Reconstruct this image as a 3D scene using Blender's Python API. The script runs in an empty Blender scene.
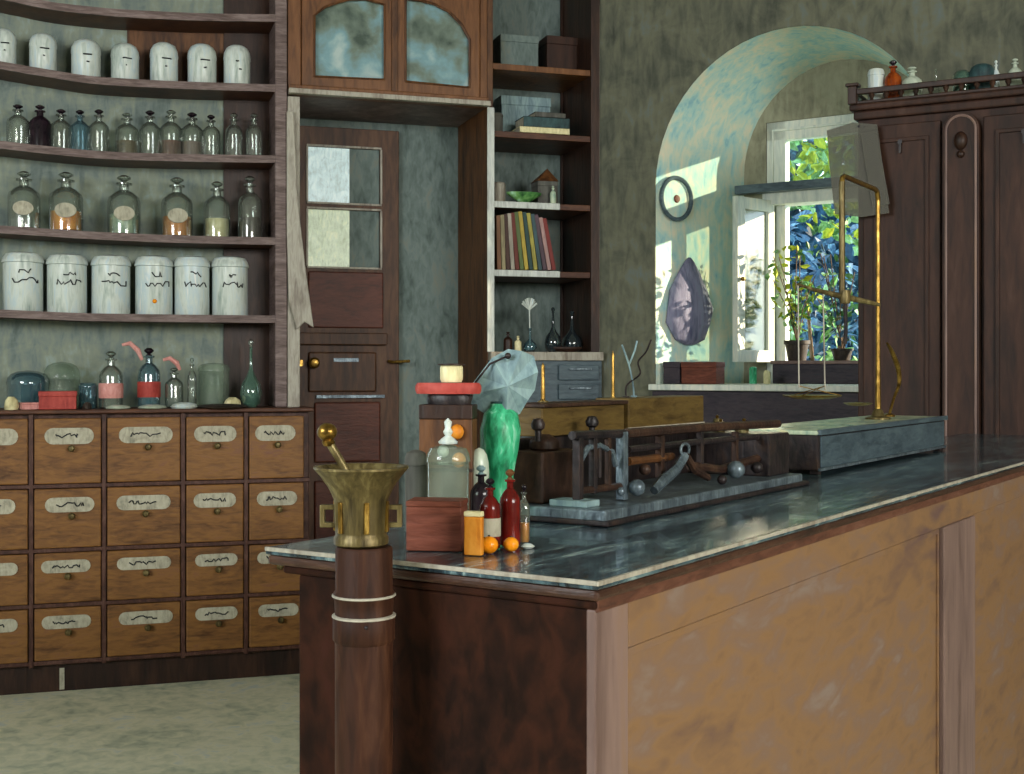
import bpy, math, random
from mathutils import Vector, Matrix
from mathutils.geometry import tessellate_polygon
random.seed(7)
S = bpy.context.scene
COL = S.collection
E, F, HOR = 1.65, 1272.0, 370.0          # eye height, focal length in pixels, horizon row

# ------------------------------------------------------------------ camera, world, light
cam = bpy.data.objects.new('camera', bpy.data.cameras.new('camera')); COL.objects.link(cam)
cam.location = (0, 0, E); cam.rotation_euler = (math.pi/2, 0, 0)
cam.data.lens = 36*F/1024; cam.data.sensor_width = 36; cam.data.shift_y = -17/1024
cam.data.clip_start = 0.05; cam.data.clip_end = 100
S.camera = cam
S.view_settings.view_transform = 'Standard'; S.view_settings.look = 'None'
S.view_settings.gamma = 1; S.view_settings.use_curve_mapping = False
S.view_settings.exposure = 0.0
w = bpy.data.worlds.new('world'); S.world = w; w.use_nodes = True
bg = w.node_tree.nodes['Background']; bg.inputs[0].default_value = (0.62, 0.75, 0.85, 1); bg.inputs[1].default_value = 5.5
sun = bpy.data.objects.new('sun', bpy.data.lights.new('sun', 'SUN')); COL.objects.link(sun)
sun.data.energy = 13.0; sun.data.angle = 0.012; sun.data.color = (1, .82, .56)
def aim(o, d): o.rotation_euler = Vector(d).to_track_quat('-Z', 'Y').to_euler()
def area(name, loc, to, sx, sy, power, color):
    l = bpy.data.objects.new(name, bpy.data.lights.new(name, 'AREA')); COL.objects.link(l)
    l.data.shape = 'RECTANGLE'; l.data.size = sx; l.data.size_y = sy; l.data.energy = power; l.data.color = color
    l.location = loc; aim(l, Vector(to)-Vector(loc)); return l
area('assumed_daylight', (4.6, -3.4, 3.2), (0.0, 5.0, 1.2), 4.2, 1.6, 620, (1, .97, .92))  # area lamp added for assumed daylight behind the camera
area('side_fill', (-4.3, -1.5, 3.1), (-0.6, 6.5, 1.3), 3, 1.8, 400, (.93, .97, 1))  # added fill aimed at the shelves, no window known on this side

# ------------------------------------------------------------------ frames: a pixel column and a wall plane give a place
class Frame:
    def __init__(s, ox, oy, ang): s.o = Vector((ox, oy)); s.a = ang; s.ex = Vector((math.cos(ang), math.sin(ang))); s.ey = Vector((-math.sin(ang), math.cos(ang)))
    def w(s, x, y, z=0):
        p = s.o+s.ex*x+s.ey*y; return Vector((p.x, p.y, z))
    def x(s, px, t):                      # place along the wall seen at pixel column px, on the plane t
        r = (px-512)/F; b = s.o+s.ey*t
        return -(b.x-r*b.y)/(s.ex.x-r*s.ex.y)
    def Y(s, x, t): return s.w(x, t).y
    def z(s, x, t, py): return E-(py-HOR)/F*s.Y(x, t)
    def xz(s, px, py, t):
        x = s.x(px, t); return x, s.z(x, t, py)
    def loc(s, X, Y):
        d = Vector((X, Y))-s.o; return d.dot(s.ex), d.dot(s.ey)
ANG_L = math.atan2(1272, 3988); L = Frame(-512/F*6.4, 6.4, ANG_L)
ANG_C = -math.radians(33.4); CO = Frame(.1136, 1.68, ANG_C)     # counter, cabinet and window wall
CT = 1.37                                                       # counter top height
def on_counter(px, py, z=CT):
    Y = (E-z)*F/(py-HOR); return CO.loc((px-512)/F*Y, Y)
d = CO.ex*(-.76)+CO.ey*(-.54); aim(sun, (d.x, d.y, -.19))

# ------------------------------------------------------------------ materials
def lin(h):
    h = h.lstrip('#'); v = [int(h[i:i+2], 16)/255 for i in (0, 2, 4)]
    return tuple(c/12.92 if c <= .04045 else ((c+.055)/1.055)**2.4 for c in v)+(1,)
MATS = {}
def paint(name, cols, scale=6, stretch=(1, 1, 1), rough=.6, bump=.35, metal=0, coat=0, world=True, dist=.7, fine=.42, spec=.3):
    m = bpy.data.materials.new(name); m.use_nodes = True; n = m.node_tree.nodes; k = m.node_tree.links
    p = n['Principled BSDF']; p.inputs['Roughness'].default_value = rough; p.inputs['Metallic'].default_value = metal
    p.inputs['Coat Weight'].default_value = coat; p.inputs['Specular IOR Level'].default_value = spec
    if world: src = n.new('ShaderNodeNewGeometry').outputs['Position']
    else: src = n.new('ShaderNodeTexCoord').outputs['Object']
    mp = n.new('ShaderNodeMapping'); mp.inputs['Scale'].default_value = stretch
    if world: mp.inputs['Rotation'].default_value = (0, 0, .3)
    k.new(src, mp.inputs[0])
    a = n.new('ShaderNodeTexNoise'); a.inputs['Scale'].default_value = scale; a.inputs['Detail'].default_value = 5; a.inputs['Roughness'].default_value = .65; a.inputs['Distortion'].default_value = dist
    b = n.new('ShaderNodeTexNoise'); b.inputs['Scale'].default_value = scale*5; b.inputs['Detail'].default_value = 3; b.inputs['Distortion'].default_value = .6
    k.new(mp.outputs[0], a.inputs[0]); 
    mq = n.new('ShaderNodeMapping'); mq.inputs['Rotation'].default_value = (.35, .5, .2); mq.inputs['Scale'].default_value = (1, 1, .28) if stretch == (1, 1, 1) else (1, 1, 1)
    k.new(mp.outputs[0], mq.inputs[0]); k.new(mq.outputs[0], b.inputs[0])
    mx = n.new('ShaderNodeMix'); mx.data_type = 'FLOAT'; mx.inputs[0].default_value = fine
    k.new(a.outputs[0], mx.inputs[2]); k.new(b.outputs[0], mx.inputs[3])
    r = n.new('ShaderNodeValToRGB'); k.new(mx.outputs[0], r.inputs[0])
    el = r.color_ramp.elements; c = len(cols); lo, hi = .33, .67
    while len(el) < c: el.new(.5)
    for i, h in enumerate(cols): el[i].position = lo+(hi-lo)*i/max(1, c-1); el[i].color = lin(h)
    k.new(r.outputs[0], p.inputs['Base Color'])
    bp = n.new('ShaderNodeBump'); bp.inputs['Strength'].default_value = bump; bp.inputs['Distance'].default_value = .01
    k.new(mx.outputs[0], bp.inputs['Height']); k.new(bp.outputs[0], p.inputs['Normal'])
    MATS[name] = m; return m
def glass(name, tint, body=.18, rough=.08, bodycol=None, rim=.3):
    m = bpy.data.materials.new(name); m.use_nodes = True; n = m.node_tree.nodes; k = m.node_tree.links
    n.remove(n['Principled BSDF']); out = n['Material Output']
    t = n.new('ShaderNodeBsdfTransparent'); t.inputs[0].default_value = lin(tint)
    g = n.new('ShaderNodeBsdfGlossy'); g.inputs['Roughness'].default_value = rough
    d = n.new('ShaderNodeBsdfDiffuse'); d.inputs[0].default_value = lin(bodycol or tint)
    m1 = n.new('ShaderNodeMixShader'); m1.inputs[0].default_value = body; k.new(t.outputs[0], m1.inputs[1]); k.new(d.outputs[0], m1.inputs[2])
    if rim > .2:
        l2 = n.new('ShaderNodeLayerWeight'); l2.inputs[0].default_value = .45; mc = n.new('ShaderNodeMix'); mc.data_type = 'RGBA'
        k.new(l2.outputs['Facing'], mc.inputs[0]); mc.inputs[6].default_value = lin(tint); mc.inputs[7].default_value = lin('#4c5a50'); k.new(mc.outputs[2], t.inputs[0])
    lw = n.new('ShaderNodeLayerWeight'); lw.inputs[0].default_value = rim
    m2 = n.new('ShaderNodeMixShader'); ma = n.new('ShaderNodeMath'); ma.operation = 'MULTIPLY_ADD'; ma.inputs[1].default_value = .9; ma.inputs[2].default_value = .07 if rim > .2 else .01
    k.new(lw.outputs['Facing'], ma.inputs[0]); k.new(ma.outputs[0], m2.inputs[0]); k.new(m1.outputs[0], m2.inputs[1]); k.new(g.outputs[0], m2.inputs[2])
    k.new(m2.outputs[0], out.inputs[0]); MATS[name] = m; return m
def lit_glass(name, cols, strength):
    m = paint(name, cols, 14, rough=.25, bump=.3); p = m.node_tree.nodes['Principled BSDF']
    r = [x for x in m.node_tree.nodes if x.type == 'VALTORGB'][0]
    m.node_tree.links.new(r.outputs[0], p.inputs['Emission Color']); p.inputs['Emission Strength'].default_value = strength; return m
V = (1, 1, .18); H = (.25, 1, 1.6)
M = dict(
 wood=paint('brown_wood', ['#24140a', '#452a16', '#5f3d20', '#6c4a30'], 9, V, .5),
 dwood=paint('dark_wood', ['#170f0b', '#2b1a12', '#412a1d'], 8, V, .45),
 shelfedge=paint('shelf_edge', ['#40302a', '#645450', '#847470'], 10, (.3, .3, 2), .5),
 shelfwood=paint('shelf_wood', ['#301b12', '#4c2e1f', '#64412c'], 9, (.3, .3, 2), .5),
 paleframe=paint('worn_paint_and_highlight', ['#6c6054', '#8a8478', '#a6a294', '#8c867a'], 11, V, .5),  # worn pale paint, also the tone of painted highlights
 lightframe=paint('pale_grey_edge', ['#8a8a84', '#b4bab4', '#cfd4cc'], 14, V, .45),
 drawer=paint('ochre_drawer', ['#4a2e12', '#684522', '#7c5528', '#704a34'], 7, H, .5, world=True),
 drawframe=paint('drawer_frame', ['#2a1612', '#45291f', '#5e4238'], 12, (1, 1, 1), .5),
 tag=paint('label_card', ['#7c7a6a', '#a4a08c', '#b6b29e'], 16, (1, 1, 1), .6),
 ink=paint('black_ink', ['#16181a', '#2c3034'], 20, rough=.6),
 brass=paint('brass', ['#4c3a18', '#86682e', '#b89850'], 22, rough=.28, metal=.85, bump=.2),
 oldbrass=paint('old_brass', ['#322a18', '#5c5030', '#8a7e54'], 20, V, rough=.42, metal=.5, bump=.25),
 plaster=paint('green_plaster', ['#586460', '#707c76', '#828a7a', '#8c9e9a'], 5, rough=.85),
 plaster_blue=paint('blue_grey_plaster', ['#46524e', '#5c6a66', '#6e7c78', '#787c70'], 6, (1, 1, .4), .85),
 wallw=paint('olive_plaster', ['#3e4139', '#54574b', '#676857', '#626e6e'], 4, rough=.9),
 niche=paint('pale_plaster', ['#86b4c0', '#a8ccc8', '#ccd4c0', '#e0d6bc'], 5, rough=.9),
 tymp=paint('grey_plaster', ['#6a6858', '#86846e', '#94947e'], 6, rough=.9),
 floor=paint('stone_floor', ['#98a08c', '#c0c2a8', '#d8d4b8', '#b4c0c0'], 3, rough=.7),
 under=paint('dark_violet_panel', ['#1a191f', '#2c2830', '#3a3238', '#2a3036'], 8, (.5, .5, 2), .6),
 ceil=paint('ceiling_paint', ['#8a8a7c', '#9c9c8c'], 3, rough=.9),
 doorw=paint('door_wood', ['#26160c', '#3c2412', '#50331e', '#584028'], 9, V, .5),
 doorp=paint('red_brown_panel', ['#38190f', '#52281a', '#5e3424'], 10, (.4, .4, 1.6), .5),
 transom=paint('orange_brown_wood', ['#43260f', '#66401f', '#7c5230'], 8, V, .45),
 white=paint('white_ceramic', ['#869690', '#aab6ae', '#c6cec6', '#b4c6ca', '#dedcd0'], 9, V, .3, bump=.2),
 opal=paint('opal_glass', ['#8f9c8e', '#aebaa8', '#c6cebc'], 9, V, .25, bump=.2),
 amber=paint('amber_glass', ['#4c1c06', '#7c340e', '#a05018'], 12, rough=.2, bump=.1),
 blackglass=paint('black_glass', ['#120f14', '#1e161c', '#30222a'], 12, rough=.15, bump=.15),
 red=paint('red_card', ['#7c2620', '#9c3a32', '#ac4a40'], 14, rough=.6),
 pink=paint('pink_paper', ['#b07068', '#c88c84', '#d8a8a0'], 14, rough=.7),
 cream=paint('cream', ['#a89e74', '#d4cc9c', '#ece4bc'], 14, rough=.5),
 orange=paint('orange_card', ['#a05c10', '#c87a1c', '#dc9a3a'], 12, rough=.55),
 ambr=paint('amber_liquid', ['#c06a08', '#e89018', '#f0b030'], 14, rough=.2),
 redliq=paint('dark_red_glass', ['#2c0808', '#5c120e', '#7c2418'], 12, rough=.15, bump=.1),
 teal=paint('teal_book', ['#1a2a2e', '#2c4648', '#3c5a5c'], 12, rough=.6),
 blackm=paint('black_iron', ['#100d10', '#1c181a', '#2c2424', '#3a2c24'], 16, rough=.42, bump=.3),
 brownm=paint('brown_iron', ['#1c120e', '#33221a', '#4a3426'], 16, rough=.5),
 steel=paint('grey_steel', ['#39424a', '#5c6a72', '#8898a0'], 18, rough=.32, metal=.4),
 bluegrey=paint('blue_grey_paint', ['#2e3c44', '#44545c', '#54666c'], 9, (.4, .4, 1.5), .4),
 shade=paint('blue_grey_paper', ['#4c6068', '#6c848a', '#86a0a0', '#7890a0'], 12, V, .6),
 green=paint('green_glaze', ['#0c4430', '#1c7a50', '#40b080', '#a8dcc4'], 16, (1, 1, .3), .38),
 ochre=paint('ochre_wood', ['#33260f', '#4e3d1e', '#5e4c26', '#46321a'], 9, (.4, .4, 2), .45),
 marble=paint('pale_green_marble', ['#64806e', '#94ac98', '#c0ccae', '#d8d49c'], 9, rough=.25),
 top=paint('black_polished_top', ['#12181c', '#26343c', '#486068', '#98aca8'], 6, (3, .55, 1), .22, bump=.25, coat=.3, world=False),  # pale streaks in the ramp imitate reflections on the polish
 topedge=paint('worn_counter_edge', ['#241611', '#3c261c', '#52382a'], 12, (.5, .5, 2), .4),
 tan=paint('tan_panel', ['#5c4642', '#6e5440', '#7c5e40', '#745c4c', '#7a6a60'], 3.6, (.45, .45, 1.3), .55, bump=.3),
 mauve=paint('mauve_brown_wood', ['#54403a', '#6a5650', '#7a645c', '#7c6048'], 4.5, V, .5, bump=.3),
 mauve_d=paint('reddish_brown_wood', ['#3a221a', '#583628', '#6c4a3c'], 8, (.5, .5, 2), .5),
 enddark=paint('shaded_end_wood', ['#0e0704', '#1e100a', '#30190f', '#361c14'], 6, (1, 1, .6), .8, spec=.1),  # shade of the unlit end face put into a darker wood colour
 stand=paint('turned_brown_wood', ['#1e0f08', '#341d12', '#4c3020'], 12, V, .6, spec=.15),
 maroon=paint('maroon_wood', ['#1a0e08', '#2a1810', '#382116', '#422c22'], 7, V, .6, spec=.3),
 winw=paint('white_window_paint', ['#a9b4ae', '#ccd2c6', '#e4e0cc'], 9, V, .5),
 cloth=paint('grey_cloth', ['#3c3c38', '#54544e', '#666660'], 10, V, .8),
 lilac=paint('lilac_grey', ['#484a64', '#64667e', '#7c7c94', '#788094'], 10, V, .8),
 creamcloth=paint('cream_cloth', ['#c8b890', '#e4d8b4', '#f0e8cc'], 9, rough=.8),
 leafy=paint('yellow_green_leaf', ['#5c7a10', '#98a820', '#c8c838'], 9, rough=.6),
 leafg=paint('green_leaf', ['#1e4420', '#3c7038', '#6c9c58', '#9cc8b0'], 6, rough=.5),
 leafb=paint('blue_green_leaf', ['#10263c', '#1c3e56', '#2e5c7a', '#74a4b6'], 5, rough=.5),
 terra=paint('dark_pot', ['#171412', '#2c241e', '#443830'], 16, rough=.6),
 redbrown=paint('red_brown_card', ['#3c1c12', '#5c2e1e', '#744030'], 10, (.4, .4, 2), .6),
 branch=paint('bark', ['#2c221a', '#5a4634', '#7c6a54'], 9, V, .8),
 soil=paint('garden_ground', ['#22331c', '#3c5030', '#5c6c44'], 3, rough=.9),
)
G = dict(clear=glass('clear_glass', '#f2f7f2', .12, .06, '#a4b0a4'), pane=glass('window_pane', '#eef6f4', .05, .03, '#a0b0b0', .1),
 sash=glass('dusty_pane', '#e8f0e8', .2, .12, '#a4b0a0', .12), blue=glass('blue_glass', '#b4ccd2', .3, .06, '#5c8490'),
 greenish=glass('green_grey_glass', '#a8c0b4', .4, .06, '#5c8474'), smoky=glass('smoky_glass', '#6c7c80', .35, .08, '#39484e'),
 transom=glass('reflecting_old_glass', '#c8dcd8', .8, .12, '#7c9490'), veil=glass('grey_translucent_paper', '#c8c8c0', .42, .6, '#706e64', .12))
def mottle(m, cols, scale):              # streaked pane: uneven body colour
    n = m.node_tree.nodes; k = m.node_tree.links; d = [x for x in n if x.type == 'BSDF_DIFFUSE'][0]
    g = n.new('ShaderNodeNewGeometry'); t = n.new('ShaderNodeTexNoise'); t.inputs['Scale'].default_value = scale; t.inputs['Detail'].default_value = 5; t.inputs['Distortion'].default_value = .2
    r = n.new('ShaderNodeValToRGB'); k.new(g.outputs['Position'], t.inputs[0]); k.new(t.outputs[0], r.inputs[0]); k.new(r.outputs[0], d.inputs[0])
    el = r.color_ramp.elements
    while len(el) < len(cols): el.new(.5)
    for i, c in enumerate(cols): el[i].position = .33+.34*i/(len(cols)-1); el[i].color = lin(c)
mottle(G['transom'], ['#4c5c54', '#7c8c80', '#88b0b8', '#c0d4d0'], 5)  # pale reflections painted into the cupboard glass colour
mottle(G['sash'], ['#7c8c7c', '#a4b4a4', '#c4d0c0'], 9)
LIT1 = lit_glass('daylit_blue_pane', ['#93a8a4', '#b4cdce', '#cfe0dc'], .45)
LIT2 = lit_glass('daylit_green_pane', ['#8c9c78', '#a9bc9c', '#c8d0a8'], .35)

# ------------------------------------------------------------------ mesh building
class MB:
    def __init__(s): s.v = []; s.f = []; s.sm = []
    def add(s, vs, fs, smooth=False):
        b = len(s.v); s.v += [Vector(v) for v in vs]; s.f += [tuple(i+b for i in f) for f in fs]; s.sm += [smooth]*len(fs); return s
    def box(s, x0, x1, y0, y1, z0, z1):
        x0, x1 = sorted((x0, x1)); y0, y1 = sorted((y0, y1)); z0, z1 = sorted((z0, z1))
        vs = [(x, y, z) for z in (z0, z1) for y in (y0, y1) for x in (x0, x1)]
        return s.add(vs, [(0, 2, 3, 1), (4, 5, 7, 6), (0, 1, 5, 4), (2, 6, 7, 3), (0, 4, 6, 2), (1, 3, 7, 5)])
    def lathe(s, prof, c=(0, 0, 0), n=20, sx=1, sy=1, axis='z', wob=0):
        vs = []; fs = []; c = Vector(c)
        for r, z in prof:
            for i in range(n):
                a = 2*math.pi*i/n; rr = max(r, 1e-5)*(1+wob*math.sin(3*a+z*40))
                p = Vector((rr*math.cos(a)*sx, rr*math.sin(a)*sy, z))
                if axis == 'y': p = Vector((p.x, -p.z, p.y))
                if axis == 'x': p = Vector((p.z, p.x, p.y))
                vs.append(c+p)
        m = len(prof)
        for j in range(m-1):
            for i in range(n):
                k = (i+1) % n; fs.append((j*n+i, j*n+k, (j+1)*n+k, (j+1)*n+i))
        fs.append(tuple(range(n-1, -1, -1))); fs.append(tuple((m-1)*n+i for i in range(n)))
        return s.add(vs, fs, True)
    def cyl(s, r, z0, z1, c=(0, 0, 0), n=20, r2=None, axis='z'):
        return s.lathe([(r, z0), (r if r2 is None else r2, z1)], c, n, axis=axis)
    def tube(s, pts, r, n=8):
        pts = [Vector(p) for p in pts]; vs = []; fs = []
        up0 = None
        for i, p in enumerate(pts):
            t = (pts[min(i+1, len(pts)-1)]-pts[max(i-1, 0)]).normalized()
            if up0 is None: up0 = Vector((0, 0, 1)) if abs(t.z) < .9 else Vector((1, 0, 0))
            a = t.cross(up0).normalized(); b = a.cross(t).normalized(); up0 = b
            rr = r[i] if isinstance(r, (list, tuple)) else r
            for k in range(n):
                q = 2*math.pi*k/n; vs.append(p+a*rr*math.cos(q)+b*rr*math.sin(q))
        for i in range(len(pts)-1):
            for k in range(n):
                l = (k+1) % n; fs.append((i*n+k, i*n+l, (i+1)*n+l, (i+1)*n+k))
        fs.append(tuple(range(n-1, -1, -1))); fs.append(tuple((len(pts)-1)*n+i for i in range(n)))
        return s.add(vs, fs, True)
    def plate(s, outer, holes, y0, y1):   # outlines in (x, z), thickness from y0 to y1
        loops = [outer]+holes; tri = tessellate_polygon([[Vector((x, z, 0)) for x, z in l] for l in loops])
        flat = [p for l in loops for p in l]; n = len(flat)
        vs = [(x, y0, z) for x, z in flat]+[(x, y1, z) for x, z in flat]
        fs = [tuple(t) for t in tri]+[tuple(i+n for i in t[::-1]) for t in tri]; b = 0
        for l in loops:
            m = len(l); fs += [(b+i, b+(i+1) % m, b+(i+1) % m+n, b+i+n) for i in range(m)]; b += m
        return s.add(vs, fs)
    def ball(s, r, c, n=14, sz=1):
        return s.lathe([(r*math.sin(math.pi*j/8), -r*sz*math.cos(math.pi*j/8)) for j in range(9)], c, n)
    def sweep(s, pts, y0, y1, th):        # board along pts (x, z of top)
        vs = []; fs = []
        for x, z in pts: vs += [(x, y0, z), (x, y1, z), (x, y1, z-th), (x, y0, z-th)]
        for i in range(len(pts)-1):
            for k in range(4): l = (k+1) % 4; fs.append((i*4+k, (i+1)*4+k, (i+1)*4+l, i*4+l))
        e = (len(pts)-1)*4; fs += [(0, 1, 2, 3), (e+3, e+2, e+1, e)]
        return s.add(vs, fs)
    def build(s, name, mat, parent=None, bevel=0, mw=None, kind=None):
        me = bpy.data.meshes.new(name); me.from_pydata([tuple(v) for v in s.v], [], s.f); me.materials.append(mat)
        me.polygons.foreach_set('use_smooth', s.sm)
        import bmesh
        bm = bmesh.new(); bm.from_mesh(me); bmesh.ops.recalc_face_normals(bm, faces=bm.faces)
        for e in bm.edges:
            if len(e.link_faces) == 2 and e.calc_face_angle(0) > .7: e.smooth = False
        bm.to_mesh(me); bm.free()
        o = bpy.data.objects.new(name, me); COL.objects.link(o)
        if parent: o.parent = parent
        if mw: o.matrix_world = mw
        if kind: o['kind'] = kind
        if bevel:
            b = o.modifiers.new('bevel', 'BEVEL'); b.width = bevel; b.segments = 2; b.limit_method = 'ANGLE'
        return o
def smooth(pts, n=5):
    pts = [Vector(p) for p in pts]; out = []
    for i in range(len(pts)-1):
        a, b, c, d = pts[max(i-1, 0)], pts[i], pts[i+1], pts[min(i+2, len(pts)-1)]
        for k in range(n):
            t = k/n; out.append(.5*((2*b)+(c-a)*t+(2*a-5*b+4*c-d)*t*t+(3*b-a-3*c+d)*t**3))
    return out+[pts[-1]]
def fm(fr, x=0, y=0, z=0, rot=0): return Matrix.Translation(fr.w(x, y, z)) @ Matrix.Rotation(fr.a+rot, 4, 'Z')
def tagit(o, label, cat, group=None):
    o['label'] = label; o['category'] = cat
    if group: o['group'] = group
    return o
def thing(name, label, cat, fr, x, y, z, rot=0, group=None):
    o = bpy.data.objects.new(name, None); COL.objects.link(o); o.empty_display_size = .05
    o.location = fr.w(x, y, z); o.rotation_euler = (0, 0, fr.a+rot)
    return tagit(o, label, cat, group)
def struct(name, mb, mat, fr=None, bevel=0):
    return mb.build(name, mat, None, bevel, fm(fr) if fr else None, 'structure')
def squiggle(mb, x0, x1, z, h, y, seed, r=.0018, cyl=None, n=15):
    rnd = random.Random(seed); pts = []; u = 0
    for i in range(n):
        x = x0+(x1-x0)*min(1, u); u += rnd.choice([.35, .7, 1.1, 1.8])/(n-1)
        zz = z+h*rnd.choice([-.5, -.45, .1, .2, .5, .7])*(1 if n > 4 else .2)
        yy = y if cyl is None else -math.sqrt(max(0, cyl*cyl-x*x))-.001
        pts.append((x, yy, zz))
    mb.tube(pts, r, 5)

# ================================================================== THE SETTING
tf, tb = .15, .80                          # facade plane and back plane of the door wall
def Lx(px, t=tf): return L.x(px, t)
def Lz(px, py, t=tf): return L.xz(px, py, t)[1]
xl, xr = Lx(-330), Lx(603)
CEIL = 4.05
struct('floor', MB().box(-5.2, 7, -4.2, 11, -.1, 0), M['floor'])
struct('ceiling', MB().plate([(-5.2, -4.2), (7, -4.2), (7, 4.1), (.2, 8.6), (-5.2, 6.8)], [], 0, .1), M['ceil']).matrix_world = Matrix.Translation((0, 0, CEIL)) @ Matrix(((1, 0, 0, 0), (0, 0, 1, 0), (0, 1, 0, 0), (0, 0, 0, 1)))
struct('wall_front', MB().box(-5.2, 7, -4.3, -4.2, 0, CEIL), M['ceil'])
struct('wall_left', MB().box(-5.3, -5.2, -4.2, 6.6, 0, CEIL), M['ceil'])
struct('wall_side', MB().box(7, 7.1, -4.2, 4.0, 0, CEIL), M['ceil'])
xs = Lx(287)                               # right end of the shelves
struct('wall_back', MB().box(xl, xr+.35, tb, tb+.15, 0, CEIL), M['plaster_blue'], L)
struct('wall_behind_shelves', MB().box(xl, xs-.03, tf+.28, tb, 0, CEIL), M['plaster'], L)
# window wall with arched niche
c = L.w(Lx(603), tf); AW = CO.loc(c.x, c.y)[1]; x_corner = CO.loc(c.x, c.y)[0]
xo0 = CO.x(655, AW); xo1 = CO.x(938, AW); xc = (xo0+xo1)/2; R = (xo1-xo0)/2
ztop = CO.z(xc, AW, 27); zsp = ztop-R*1.0; SILL = CO.z(xo0, AW, 384)
ND = .72; AI = AW+ND
xi0 = CO.x(744, AI); Ri = xc-xi0+.05; xci = xi0+Ri
ztopi = CO.z(xci, AI, 60)
zspi = ztopi-Ri*1.05
def arch(x0, x1, zb, zs, zt, n=28):
    cx = (x0+x1)/2; r = (x1-x0)/2
    return [(x0, zb)]+[(cx-r*math.cos(math.pi*i/n), zs+(zt-zs)*math.sin(math.pi*i/n)) for i in range(n+1)]+[(x1, zb)]
outer = arch(xo0, xo1, SILL, zsp, ztop); inner = arch(xi0, xi0+2*Ri, SILL, zspi, ztopi)
xw1 = x_corner+8.3
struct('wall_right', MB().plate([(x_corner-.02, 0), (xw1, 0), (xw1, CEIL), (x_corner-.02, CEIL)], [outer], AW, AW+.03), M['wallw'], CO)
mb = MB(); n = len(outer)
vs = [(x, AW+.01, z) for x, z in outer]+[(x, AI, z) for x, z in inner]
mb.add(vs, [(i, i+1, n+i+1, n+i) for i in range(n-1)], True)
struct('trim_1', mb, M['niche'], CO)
struct('trim_2', MB().box(xo0-.02, xo1+.02, AW-.05, AI+.15, SILL-.035, SILL), M['winw'], CO, .006)
# inner wall with rectangular window opening
wx0 = CO.x(766, AI); wx1 = xi0+2*Ri-(wx0-xi0); wz1 = CO.z(wx0, AI, 123); wz0 = SILL
struct('wall_window', MB().plate([(xi0-.3, SILL-.4), (xi0+2*Ri+.3, SILL-.4), (xi0+2*Ri+.3, ztopi+.3), (xi0-.3, ztopi+.3)], [[(wx0, wz0), (wx0, wz1), (wx1, wz1), (wx1, wz0)]], AI, AI+.12), M['tymp'], CO)
struct('trim_3', MB().box(CO.x(652, AW-.04), CO.x(866, AW-.04), AW-.04, AW-.002, 0, SILL-.04), M['under'], CO, .004)

# window: frame, transom bar, top light, main pane, open inward sash
W = struct('window_1', MB(), M['winw'])
def wpart(name, mb, mat, bevel=.003): return mb.build(name, mat, W, bevel, fm(CO))
fw = .075; zt_bar = CO.z(wx0, AI, 190)
fr_out = [(wx0, wz0), (wx1, wz0), (wx1, wz1), (wx0, wz1)]
mb = MB(); mb.box(wx0, wx0+fw*1.6, AI+.01, AI+.08, wz0, wz1); mb.box(wx1-fw, wx1, AI+.01, AI+.08, wz0, wz1)
mb.box(wx0, wx1, AI+.01, AI+.08, wz1-fw*1.5, wz1); mb.box(wx0, wx1, AI+.01, AI+.08, wz0, wz0+fw)
wpart('window_frame', mb, M['winw'])
wpart('frame_bead', MB().box(wx0+fw*.5, wx0+fw*.62, AI-.005, AI+.02, wz0, wz1-.05).box(wx0+fw*.5, wx1, AI-.005, AI+.02, wz1-.06, wz1-.045), M['winw'])
bx0 = CO.x(735, AI-.12)
wpart('transom_bar', MB().box(bx0, wx1, AI-.13, AI-.06, zt_bar-.03, zt_bar+.022), M['bluegrey'])
wpart('transom_rail', MB().box(wx0, wx1, AI-.06, AI+.09, zt_bar-.10, zt_bar+.02), M['winw'])
wpart('pane', MB().box(wx0+fw*1.5, wx1-fw, AI+.04, AI+.045, zt_bar, wz1-fw*1.4), G['pane'], 0)
# sash swung inward
sx, sy = CO.x(772, AI-.02), AI-.02; s0 = CO.x(735, AI-.36), AI-.36
dx, dy = s0[0]-sx, s0[1]-sy; slen = math.hypot(dx, dy); sang = math.atan2(dy, dx)
sm = fm(CO, sx, sy, 0, sang); sz0 = CO.z(s0[0], s0[1], 362); sz1 = CO.z(s0[0], s0[1], 196)
sash = MB().plate([(0, sz0), (slen, sz0), (slen, sz1), (0, sz1)], [[(.06, sz0+.07), (.06, sz1-.07), (slen-.07, sz1-.07), (slen-.07, sz0+.07)]], -.02, .02).build('sash', M['winw'], W, .003, sm)
MB().box(.055, slen-.065, -.003, .003, sz0+.065, sz1-.065).build('sash_pane', G['sash'], sash, 0, sm)
MB().ball(.014, (slen-.03, .035, (sz0+sz1)/2)).build('sash_knob', M['brass'], sash, 0, sm)

# ================================================================== LEFT: drawer cabinet
t0 = 0.0
DC = thing('drawer_cabinet', 'wide ochre wooden cabinet with four rows of small labelled drawers under the shelves', 'drawer cabinet', L, 0, 0, 0)
def zz(py, px=140, t=0): return L.xz(px, py, t)[1]
cols = [L.x(p, 0) for p in (-60, 31, 104, 183, 246, 306)]
rows = [zz(p) for p in (415, 484, 547, 601, 657)]
xe = cols[-1]+.02
MB().box(Lx(-130, 0), xe, .03, tf+.28, .14, rows[0]+.015).build('carcass', M['drawframe'], DC, .004)
MB().box(Lx(-130, 0), xe, .05, tf+.2, 0, .14).build('plinth', M['dwood'], DC, .004)
x_ = L.x(62, .05); MB().box(x_-.012, x_+.012, .042, .05, .01, .12).build('plinth_patch', M['tag'], DC)
zled = zz(409)
MB().box(Lx(-130, 0), xe+.02, -.03, tf+.28, rows[0]+.01, zled).build('worktop', M['shelfwood'], DC, .006)
mb = MB()
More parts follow.
